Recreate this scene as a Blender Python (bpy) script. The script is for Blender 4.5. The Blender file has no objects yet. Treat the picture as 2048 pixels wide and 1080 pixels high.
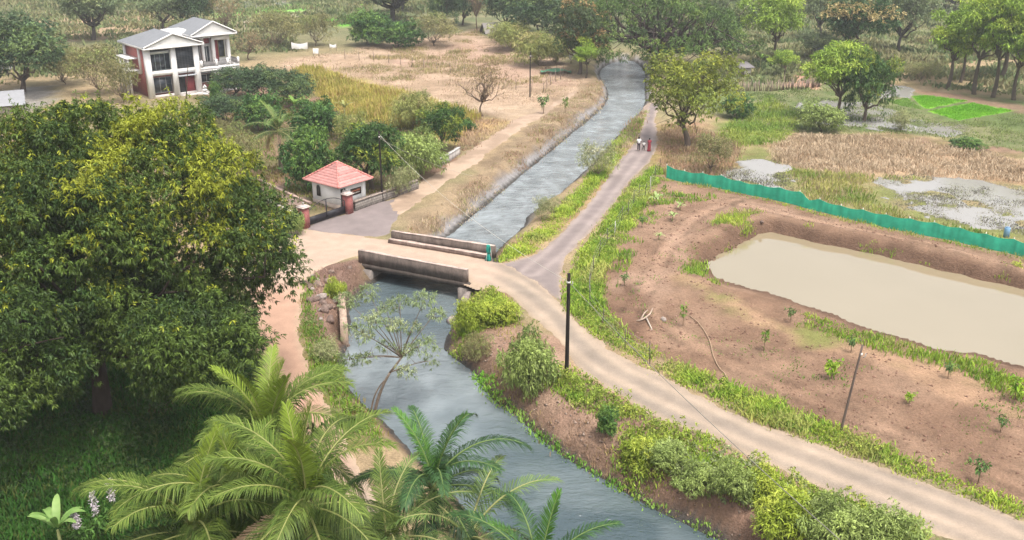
import bpy, math, numpy as np
from mathutils import Vector
R = math.radians
S = bpy.context.scene
COL = S.collection
rng = np.random.default_rng(7)

# ------------------------------------------------------------ camera, sky, sun
F, TH, H = 1925., R(21.3), 28.
CT, ST = math.cos(TH), math.sin(TH)
cd = bpy.data.cameras.new('camera'); cam = bpy.data.objects.new('camera', cd); COL.objects.link(cam)
cam.location = (0, 0, H); cam.rotation_euler = (R(90) - TH, 0, 0)
cd.sensor_width = 36; cd.lens = F / 2048 * 36; cd.clip_start = .5; cd.clip_end = 3000
S.camera = cam
SUN_EL, SUN_AZ = R(68), R(140)           # azimuth measured from +Y towards +X
W = bpy.data.worlds.new('World'); S.world = W; W.use_nodes = True
nt = W.node_tree; nt.nodes.clear()
sky = nt.nodes.new('ShaderNodeTexSky'); sky.sky_type = 'NISHITA'; sky.sun_disc = False
sky.sun_elevation = SUN_EL; sky.sun_rotation = SUN_AZ; sky.air_density = 1.0; sky.dust_density = 6.0; sky.ozone_density = 1.0
hs = nt.nodes.new('ShaderNodeHueSaturation'); hs.inputs['Saturation'].default_value = .28
bg = nt.nodes.new('ShaderNodeBackground'); bg.inputs['Strength'].default_value = .15
wo = nt.nodes.new('ShaderNodeOutputWorld')
nt.links.new(sky.outputs[0], hs.inputs['Color']); nt.links.new(hs.outputs[0], bg.inputs[0]); nt.links.new(bg.outputs[0], wo.inputs[0])
sd_ = bpy.data.lights.new('sun', 'SUN'); sun = bpy.data.objects.new('sun', sd_); COL.objects.link(sun)
sd_.energy = 1.5; sd_.angle = R(10); sd_.color = (1, .95, .87)
sv = Vector((math.sin(SUN_AZ) * math.cos(SUN_EL), math.cos(SUN_AZ) * math.cos(SUN_EL), math.sin(SUN_EL)))
sun.rotation_euler = sv.to_track_quat('Z', 'Y').to_euler(); sun.location = (40, -40, 90)
S.view_settings.view_transform = 'Standard'; S.view_settings.look = 'None'
S.view_settings.exposure = 1.06; S.view_settings.gamma = 1
S.render.engine = 'CYCLES'
cy = S.cycles; cy.max_bounces = 6; cy.diffuse_bounces = 3; cy.glossy_bounces = 3; cy.transmission_bounces = 3
cy.volume_bounces = 0; cy.transparent_max_bounces = 6; cy.caustics_reflective = False; cy.caustics_refractive = False
cy.use_denoising = True; cy.denoiser = 'OPENIMAGEDENOISE'; cy.denoising_input_passes = 'RGB_ALBEDO_NORMAL'
cy.use_adaptive_sampling = False; cy.sample_clamp_indirect = 6

# ------------------------------------------------------------ projection and noise
def P(px, py, z=0.):
    """point of the height z seen at a spot of the photograph"""
    a = (px - 1024) / F; b = (540 - py) / F
    d = np.array([a, CT + b * ST, -ST + b * CT]); t = (z - H) / d[2]
    return np.array([0, 0, H]) + d * t
def PY(px, py, Y):
    a = (px - 1024) / F; b = (540 - py) / F
    d = np.array([a, CT + b * ST, -ST + b * CT]); return np.array([0, 0, H]) + d * (Y / d[1])
def hgt(bx, by, ty):
    Y = P(bx, by)[1]; t = (540 - ty) / F
    return Y * (t * CT - ST) / (CT + t * ST) + H
def mpp(bx, by):                          # metres per photo pixel at a ground point
    p = P(bx, by); return (p[1] * CT + H * ST) / F
def PP(pts, z=0.): return np.array([P(a, b, z)[:2] for a, b in pts])
def _h(i, j, s): 
    v = np.sin(i * 127.1 + j * 311.7 + s * 74.7) * 43758.5453; return v - np.floor(v)
def vn(x, y, s=0):
    i = np.floor(x); j = np.floor(y); f = x - i; g = y - j; f = f * f * (3 - 2 * f); g = g * g * (3 - 2 * g)
    return (_h(i, j, s) * (1 - f) + _h(i + 1, j, s) * f) * (1 - g) + (_h(i, j + 1, s) * (1 - f) + _h(i + 1, j + 1, s) * f) * g
def fbm(x, y, sc=1., o=4, s=0):
    r = 0; a = .5; t = 0
    for k in range(o): r = r + a * vn(x / sc, y / sc, s + k * 3.1); t += a; a *= .5; sc *= .5
    return r / t
def sst(a, b, x): 
    t = np.clip((x - a) / (b - a), 0, 1); return t * t * (3 - 2 * t)
def segd(x, y, poly, closed=True):
    n = len(poly); d = np.full(x.shape, 1e9)
    for k in range(n if closed else n - 1):
        a = poly[k]; b = poly[(k + 1) % n]; e = b - a; L = e @ e + 1e-9
        t = np.clip(((x - a[0]) * e[0] + (y - a[1]) * e[1]) / L, 0, 1)
        d = np.minimum(d, (x - a[0] - t * e[0]) ** 2 + (y - a[1] - t * e[1]) ** 2)
    return np.sqrt(d)
def sdp(x, y, poly):
    ins = np.zeros(x.shape, bool); n = len(poly)
    for k in range(n):
        a = poly[k]; b = poly[(k + 1) % n]
        if a[1] == b[1]: continue
        c = (a[1] > y) != (b[1] > y)
        ins ^= c & (x < (b[0] - a[0]) * (y - a[1]) / (b[1] - a[1]) + a[0])
    d = segd(x, y, poly); return np.where(ins, -d, d)
def smooth_poly(p, it=2, closed=True):
    for _ in range(it):
        q = np.roll(p, -1, 0) if closed else p[1:]
        b = p if closed else p[:-1]
        r = np.empty((2 * len(b), 2)); r[0::2] = .75 * b + .25 * q; r[1::2] = .25 * b + .75 * q
        p = r if closed else np.vstack([p[:1], r, p[-1:]])
    return p

# ------------------------------------------------------------ the traced ground plan
WZ, PZ = -1.5, -.8
RIVER = smooth_poly(PP([(760, 560), (893, 478), (935, 440), (985, 402), (1041, 353), (1085, 318), (1121, 287), (1157, 257), (1191, 230), (1214, 207), (1219, 185), (1206, 163), (1197, 147), (1215, 128), (1262, 118),
    (1290, 140), (1288, 175), (1290, 213), (1262, 243), (1222, 285), (1190, 322), (1150, 360), (1110, 395), (1056, 428), (1045, 457), (1002, 490), (985, 515), (925, 600), (907, 640), (886, 690), (890, 708), (934, 734), (962, 770), (990, 806), (1024, 822), (1074, 873), (1147, 927), (1211, 963), (1307, 1020), (1400, 1060), (1480, 1110), (1600, 1190), (1700, 1260), (1250, 1330), (1080, 1180), (1000, 1090), (930, 1010), (850, 930), (790, 868),
    (765, 840), (732, 812), (700, 782), (686, 745), (684, 718), (696, 690), (702, 650), (700, 610), (720, 585)], WZ), 1)
POND = smooth_poly(PP([(1525, 470), (1545, 466), (1563, 468), (1636, 487), (1769, 513), (1869, 537), (1996, 568), (2048, 582), (2200, 625), (2320, 720), (2200, 775), (2016, 722), (1969, 710), (1869, 693), (1786, 670), (1723, 650), (1636, 617), (1536, 585), (1471, 568), (1430, 548), (1416, 538), (1424, 523), (1450, 503), (1485, 483)], PZ), 0)
ROAD = smooth_poly(PP([(2200, 1120), (2048, 1041), (1936, 993), (1803, 950), (1696, 910), (1603, 877), (1504, 840), (1391, 787), (1301, 740), (1241, 713), (1191, 675), (1157, 645), (1128, 612), (1100, 585), (1060, 552), (1010, 527), (975, 518), (870, 498), (770, 478), (700, 468), (620, 460), (560, 452), (500, 450), (430, 450), (420, 500), (480, 540), (505, 600), (512, 690), (530, 760), (570, 820), (620, 890), (690, 980), (760, 1080), (800, 1090), (720, 940), (688, 870), (650, 800), (618, 735), (600, 680), (598, 640), (605, 600), (608, 570), (630, 545), (665, 528), (712, 512), (718, 512), (800, 531), (932, 553), (945, 566), (1000, 577), (1035, 605), (1060, 632), (1090, 655), (1112, 668), (1128, 695), (1141, 720), (1167, 747), (1224, 783), (1311, 832), (1357, 855), (1424, 869), (1457, 893), (1524, 922), (1625, 968), (1663, 985), (1723, 1009), (1826, 1052), (1903, 1080), (2000, 1120), (2150, 1190)]), 1)
ROADC = smooth_poly(PP([(2150, 1150), (1975, 1058), (1860, 1012), (1720, 958), (1610, 914), (1500, 872), (1400, 825), (1300, 776), (1215, 735), (1160, 690), (1110, 630), (1060, 590), (1000, 553), (870, 520), (740, 494), (660, 490), (600, 500), (560, 540), (550, 600), (555, 690), (580, 770), (640, 860), (710, 970)]), 2, False)
PATH = smooth_poly(PP([(1000, 545), (985, 528), (1024, 523), (1074, 507), (1110, 475), (1147, 437), (1184, 397), (1207, 363), (1216, 350), (1237, 320), (1268, 287), (1282, 258), (1290, 235), (1296, 205), (1322, 205), (1310, 235), (1315, 260), (1316, 285), (1307, 318), (1264, 358), (1237, 397), (1211, 427), (1187, 457), (1147, 500), (1127, 527), (1122, 555), (1128, 600), (1110, 600), (1060, 556)]), 1)
PATHC = PP([(1060, 545), (1110, 505), (1150, 462), (1200, 405), (1245, 345), (1290, 290), (1300, 240), (1308, 205)])
DRIVE = smooth_poly(PP([(618, 462), (612, 452), (690, 427), (760, 402), (795, 396), (820, 410), (800, 432), (785, 455), (770, 476), (700, 470)]), 1)
TRACK = smooth_poly(PP([(775, 402), (850, 360), (895, 327), (950, 292), (1008, 254), (1035, 234), (1080, 222), (1120, 198), (1152, 178), (1160, 183), (1120, 208), (1088, 232), (1050, 254), (995, 295), (945, 332), (885, 372), (840, 402), (810, 425), (795, 432), (780, 425)]), 1)
NET = PP([(1333, 356), (1365, 364), (1420, 374), (1503, 392), (1587, 410), (1698, 437), (1813, 462), (1913, 485), (2048, 514), (2180, 544)])

def hfun(x, y):
    x = np.asarray(x, float); y = np.asarray(y, float)
    n1 = fbm(x, y, 7, 3, 1) - .5; n2 = fbm(x, y, 1.3, 3, 5) - .5
    far = sst(120, 220, y)
    z = n1 * .35 + n2 * .16 * (1 - far) + far * (fbm(x, y, 40, 2, 9) - .5) * 1.2
    dp = sdp(x, y, POND) + (fbm(x, y, 1.8, 4, 27) - .5) * 1.1
    near = sst(3.0, -1.5, (y - 70.2) * .93 + (x - 32) * .36)           # 1 on the side facing the road
    berm = np.exp(-((dp - 1.9) / .95) ** 2) * .55 * (1 - near) * (dp > 0)
    z = z + berm * (.5 + n1)
    nm = (x > 22) & (y > 80)                                # wet fields beyond the net are a little lower
    dn = segd(x, y, NET, False)
    z = z - sst(0, 6, dn) * .35 * ((y > 82) & (x > 12) & (sdp(x, y, np.vstack([NET, [[200, 80], [200, 170], [20, 170], [16, 110]]])) < 0))
    for poly in (ROAD, PATH, DRIVE):
        s = sdp(x, y, poly); z = z * sst(-.1, 2.2, s) + (-.06) * (1 - sst(-.6, .4, s))
    s = sdp(x, y, TRACK); z = z * (1 - .8 * (1 - sst(-.2, 1.5, s)))
    dr = sdp(x, y, RIVER)
    bw = 1.3 + 1.5 * fbm(x, y, 5, 3, 21)
    k = sst(0, 1, np.clip(dr / bw, 0, 1)) ** .8
    zb = WZ + (z - WZ) * np.clip(k + (n2 * .25) * (1 - k) * (dr > 0), 0, 1)
    z = np.where(dr < bw, zb, z); z = np.where(dr < 0, WZ - np.clip(-dr * .8, 0, .8), z)
    pw = .75 + .5 * fbm(x, y, 3, 2, 33) + near * 2.6
    kp = np.clip(dp / pw, 0, 1); kp = kp * kp * (3 - 2 * kp); kp = np.where(near > .5, kp, kp ** .7)
    zp = PZ + (z - PZ) * np.clip(kp + n2 * .3 * (1 - kp) * (dp > 0), 0, 1)
    z = np.where(dp < pw, zp, z); z = np.where(dp < 0, PZ - np.clip(-dp, 0, .7), z)
    return z
def Z(x, y): return float(hfun(np.array([x]), np.array([y]))[0])
def G(px, py):                            # a photo spot on the real ground
    p = P(px, py)
    for _ in range(3): p = P(px, py, Z(p[0], p[1]))
    return p

# ------------------------------------------------------------ materials
MATS = {}
def ramp_noise(nt, scale, detail=6, rough=.6, vec=None):
    n = nt.nodes.new('ShaderNodeTexNoise'); n.inputs['Scale'].default_value = scale; n.inputs['Detail'].default_value = detail; n.inputs['Roughness'].default_value = rough
    if vec: nt.links.new(vec, n.inputs['Vector'])
    return n.outputs[0]
def mat(name, rough=.85, ns=3., na=.3, bump=.0, bs=12., spec=.25, trans=0., zs=1., col=None, fine=0., metal=0.):
    """colour from the mesh's own pigment attribute, broken up by noise"""
    if name in MATS: return MATS[name]
    m = bpy.data.materials.new(name); m.use_nodes = True; nt = m.node_tree; N = nt.nodes; L = nt.links
    b = N['Principled BSDF']; out = N['Material Output']
    geo = N.new('ShaderNodeNewGeometry'); mp = N.new('ShaderNodeMapping'); mp.inputs['Scale'].default_value = (1, 1, zs); L.new(geo.outputs['Position'], mp.inputs[0])
    if col is None:
        a = N.new('ShaderNodeAttribute'); a.attribute_name = 'Col'; c = a.outputs[0]
    else:
        a = N.new('ShaderNodeRGB'); a.outputs[0].default_value = (*col, 1); c = a.outputs[0]
    for sc, am in ((ns, na), (ns * 9, fine)):
        if am <= 0: continue
        f = ramp_noise(nt, sc, 5, .65, mp.outputs[0]); r = N.new('ShaderNodeMapRange'); r.inputs[1].default_value = .25; r.inputs[2].default_value = .75
        r.inputs[3].default_value = 1 - am; r.inputs[4].default_value = 1 + am; L.new(f, r.inputs[0])
        mx = N.new('ShaderNodeMix'); mx.data_type = 'RGBA'; mx.blend_type = 'MULTIPLY'; mx.inputs[0].default_value = 1
        L.new(c, mx.inputs[6]); L.new(r.outputs[0], mx.inputs[7]); c = mx.outputs[2]
    L.new(c, b.inputs['Base Color']); b.inputs['Roughness'].default_value = rough; b.inputs['Specular IOR Level'].default_value = spec; b.inputs['Metallic'].default_value = metal
    if bump > 0:
        f = ramp_noise(nt, bs, 6, .65, mp.outputs[0]); bp = N.new('ShaderNodeBump'); bp.inputs['Strength'].default_value = bump; bp.inputs['Distance'].default_value = .25
        L.new(f, bp.inputs['Height']); L.new(bp.outputs[0], b.inputs['Normal'])
    if trans > 0:
        tr = N.new('ShaderNodeBsdfTranslucent'); L.new(c, tr.inputs[0]); ms = N.new('ShaderNodeMixShader'); ms.inputs[0].default_value = trans
        L.new(b.outputs[0], ms.inputs[1]); L.new(tr.outputs[0], ms.inputs[2]); L.new(ms.outputs[0], out.inputs[0])
    MATS[name] = m; return m
M_GROUND = mat('earth', .95, .9, .24, .9, 4, .12, fine=.3)
M_ROAD = mat('dust_road', .95, 1.2, .1, .25, 14, .1, fine=.1)
M_LEAF = mat('leaves', .55, .6, .12, 0, 1, .25, trans=.2)
M_GRASS = mat('grass_blades', .7, .5, .15, 0, 1, .15, trans=.3)
M_BARK = mat('bark', .9, 3, .3, .4, 12, .1, zs=.3)
M_CONC = mat('stained_concrete', .9, 2.2, .42, .35, 9, .15, zs=.3, fine=.25)
M_PAINT = mat('weathered_paint', .7, 1.5, .08, .05, 20, .3, zs=.5)
M_WOOD = mat('grey_wood', .85, 4, .3, .3, 20, .15, zs=.25)
M_CLOTH = mat('cloth', .9, 6, .15, .1, 30, .1)
M_STONE = mat('rubble_stone', .9, 2.5, .4, .6, 8, .15, fine=.25)
M_METAL = mat('painted_metal', .5, 3, .2, 0, 1, .4)
M_GLASS = mat('dark_glass', .12, 1, .2, 0, 1, .5)
M_ROOF = mat('grey_roof_sheet', .75, 1.3, .12, .1, 20, .3)
M_TILE = mat('clay_tile', .8, 3, .22, .15, 14, .2, fine=.12)
def brick(name, c1, c2, mortar, sc, w=.5, h=.25, ms=.03):
    m = bpy.data.materials.new(name); m.use_nodes = True; nt = m.node_tree; N = nt.nodes; L = nt.links; b = N['Principled BSDF']
    tc = N.new('ShaderNodeTexCoord'); sx = N.new('ShaderNodeSeparateXYZ'); L.new(tc.outputs['Object'], sx.inputs[0])
    ad = N.new('ShaderNodeMath'); L.new(sx.outputs[0], ad.inputs[0]); L.new(sx.outputs[1], ad.inputs[1])
    cb = N.new('ShaderNodeCombineXYZ'); L.new(ad.outputs[0], cb.inputs[0]); L.new(sx.outputs[2], cb.inputs[1])
    t = N.new('ShaderNodeTexBrick'); t.inputs['Scale'].default_value = sc; t.inputs['Color1'].default_value = (*c1, 1); t.inputs['Color2'].default_value = (*c2, 1); t.inputs['Mortar'].default_value = (*mortar, 1)
    t.inputs['Mortar Size'].default_value = ms; t.inputs['Brick Width'].default_value = w; t.inputs['Row Height'].default_value = h
    L.new(cb.outputs[0], t.inputs[0]); L.new(t.outputs[0], b.inputs['Base Color']); b.inputs['Roughness'].default_value = .85
    bp = N.new('ShaderNodeBump'); bp.inputs['Strength'].default_value = .4; bp.inputs['Distance'].default_value = .02; bp.invert = True; L.new(t.outputs['Fac'], bp.inputs['Height']); L.new(bp.outputs[0], b.inputs['Normal'])
    return m
M_BRICK = brick('red_brick', (.23, .035, .035), (.30, .06, .05), (.28, .18, .16), 2.2)
M_WALLSTONE = brick('coursed_stone', (.15, .13, .115), (.22, .19, .165), (.09, .075, .065), 1.4, .6, .35, .04)
def water(name, col, rough, scale, strength, stretch=(1, 1, 1), dist=.05, spec=.5, s2=None):
    m = bpy.data.materials.new(name); m.use_nodes = True; nt = m.node_tree; N = nt.nodes; L = nt.links; b = N['Principled BSDF']
    geo = N.new('ShaderNodeNewGeometry'); mp = N.new('ShaderNodeMapping'); mp.inputs['Scale'].default_value = stretch; mp.inputs['Rotation'].default_value = (0, 0, R(-25)); L.new(geo.outputs['Position'], mp.inputs[0])
    f = ramp_noise(nt, scale, 4, .6, mp.outputs[0])
    if name == 'river_water':             # calm and choppy stretches
        g = ramp_noise(nt, .22, 3, .5, geo.outputs['Position']); g2 = ramp_noise(nt, scale * 3.1, 3, .6, mp.outputs[0]); ad = N.new('ShaderNodeMath'); ad.operation = 'MULTIPLY_ADD'; L.new(g2, ad.inputs[0]); ad.inputs[1].default_value = .35; L.new(f, ad.inputs[2])
        rg = N.new('ShaderNodeMapRange'); rg.inputs[1].default_value = .35; rg.inputs[2].default_value = .65; rg.inputs[3].default_value = .25; rg.inputs[4].default_value = 1.3; L.new(g, rg.inputs[0]); mu = N.new('ShaderNodeMath'); mu.operation = 'MULTIPLY'; L.new(ad.outputs[0], mu.inputs[0]); L.new(rg.outputs[0], mu.inputs[1]); sp = N.new('ShaderNodeSeparateXYZ'); L.new(geo.outputs['Position'], sp.inputs[0]); ry = N.new('ShaderNodeMapRange'); ry.inputs[1].default_value = 72; ry.inputs[2].default_value = 88; ry.inputs[3].default_value = .9; ry.inputs[4].default_value = 4.5; L.new(sp.outputs[1], ry.inputs[0])
        m2 = N.new('ShaderNodeMath'); m2.operation = 'MULTIPLY'; L.new(mu.outputs[0], m2.inputs[0]); L.new(ry.outputs[0], m2.inputs[1]); f = m2.outputs[0]
    bp = N.new('ShaderNodeBump'); bp.inputs['Strength'].default_value = strength; bp.inputs['Distance'].default_value = dist; L.new(f, bp.inputs['Height']); L.new(bp.outputs[0], b.inputs['Normal'])
    a = N.new('ShaderNodeAttribute'); a.attribute_name = 'Col'; L.new(a.outputs[0], b.inputs['Base Color'])
    b.inputs['Roughness'].default_value = rough; b.inputs['IOR'].default_value = 1.7 if name == 'muddy_water' else 1.42; b.inputs['Specular IOR Level'].default_value = spec
    return m
M_RIVER = water('river_water', None, .07, 1.3, .55, (.6, 1.5, 1), .4)
M_POND = water('muddy_water', None, .03, 1.6, .10, (1, 1, 1), .02, 1.)
M_WET = water('wet_field', None, .06, 3, .2, (1, 1, 1), .03)

# ------------------------------------------------------------ mesh building
class MB:
    def __init__(s): s.v = []; s.q = []; s.t = []; s.c = []; s.n = 0
    def add(s, v, q=None, t=None, c=(.5, .5, .5)):
        v = np.asarray(v, float).reshape(-1, 3); c = np.asarray(c, float)
        if c.ndim == 1: c = np.tile(c, (len(v), 1))
        s.v.append(v); s.c.append(c)
        if q is not None and len(q): s.q.append(np.asarray(q, np.int64).reshape(-1, 4) + s.n)
        if t is not None and len(t): s.t.append(np.asarray(t, np.int64).reshape(-1, 3) + s.n)
        s.n += len(v); return s
    def box(s, x0, x1, y0, y1, z0, z1, c=(.5, .5, .5)):
        v = [(x, y, z) for x in (x0, x1) for y in (y0, y1) for z in (z0, z1)]
        return s.add(v, [(0, 1, 3, 2), (4, 6, 7, 5), (0, 4, 5, 1), (2, 3, 7, 6), (0, 2, 6, 4), (1, 5, 7, 3)], c=c)
    def tube(s, pts, rad, n=6, c=(.5, .5, .5), cap=True):
        pts = np.asarray(pts, float); m = len(pts); rad = np.broadcast_to(np.asarray(rad, float), (m,))
        tg = np.gradient(pts, axis=0); tg /= np.linalg.norm(tg, axis=1)[:, None] + 1e-9
        ref = np.array([1., 0, 0]) if abs(tg[0][0]) < .8 else np.array([0, 1., 0])
        u = np.cross(tg, ref); u /= np.linalg.norm(u, axis=1)[:, None] + 1e-9; w = np.cross(tg, u)
        a = np.arange(n) * 2 * np.pi / n
        v = pts[:, None] + rad[:, None, None] * (np.cos(a)[None, :, None] * u[:, None] + np.sin(a)[None, :, None] * w[:, None])
        i = np.arange(m - 1)[:, None] * n; j = np.arange(n)[None]; k = (j + 1) % n
        q = np.stack([i + j, i + k, i + n + k, i + n + j], -1).reshape(-1, 4)
        vv = v.reshape(-1, 3); t = []
        if cap:
            vv = np.vstack([vv, pts[:1], pts[-1:]]); b = m * n
            t = [(b, (x + 1) % n, x) for x in range(n)] + [(b + 1, (m - 1) * n + x, (m - 1) * n + (x + 1) % n) for x in range(n)]
        return s.add(vv, q, t, c)
    def sheet(s, g, c=(.5, .5, .5)):      # grid of points (r,c,3)
        r, k = g.shape[:2]; i = np.arange(r - 1)[:, None] * k; j = np.arange(k - 1)[None]
        return s.add(g.reshape(-1, 3), np.stack([i + j, i + j + 1, i + k + j + 1, i + k + j], -1).reshape(-1, 4), c=c)
    def mesh(s, name, m, smooth=False):
        me = bpy.data.meshes.new(name); v = np.vstack(s.v)
        q = np.vstack(s.q) if s.q else np.zeros((0, 4), int); t = np.vstack(s.t) if s.t else np.zeros((0, 3), int)
        me.vertices.add(len(v)); me.vertices.foreach_set('co', v.astype(np.float32).ravel())
        me.loops.add(q.size + t.size); me.loops.foreach_set('vertex_index', np.concatenate([q.ravel(), t.ravel()]).astype(np.int32))
        me.polygons.add(len(q) + len(t))
        ls = np.concatenate([np.arange(len(q)) * 4, q.size + np.arange(len(t)) * 3]).astype(np.int32)
        me.polygons.foreach_set('loop_start', ls)
        me.update(calc_edges=True); me.validate()
        ca = me.color_attributes.new('Col', 'FLOAT_COLOR', 'POINT')
        cc = np.ones((len(v), 4), np.float32); cc[:, :3] = np.vstack(s.c); ca.data.foreach_set('color', cc.ravel())
        if smooth: me.polygons.foreach_set('use_smooth', np.ones(len(me.polygons), bool))
        me.materials.append(m); return me
    def obj(s, name, m, parent=None, loc=None, smooth=False, rz=0):
        return link(name, s.mesh(name, m, smooth), parent, loc, rz)
def link(name, me, parent=None, loc=None, rz=0):
    o = bpy.data.objects.new(name, me); COL.objects.link(o)
    if parent: o.parent = parent
    if loc is not None: o.location = [float(a) for a in loc]
    o.rotation_euler[2] = rz; return o
def T(o, label, cat=None, group=None, kind=None):
    o['label'] = label
    if cat: o['category'] = cat
    if group: o['group'] = group
    if kind: o['kind'] = kind
    return o
def thing(name, label, cat, loc=(0, 0, 0), rz=0, group=None):
    o = link(name, None, None, loc, rz); o.empty_display_size = .3; return T(o, label, cat, group)
def struct(o, label, cat): return T(o, label, cat, kind='structure')
def copy_tree(o, parent=None):
    c = o.copy(); COL.objects.link(c)
    if parent: c.parent = parent
    for ch in list(o.children): copy_tree(ch, c)
    return c

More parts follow.
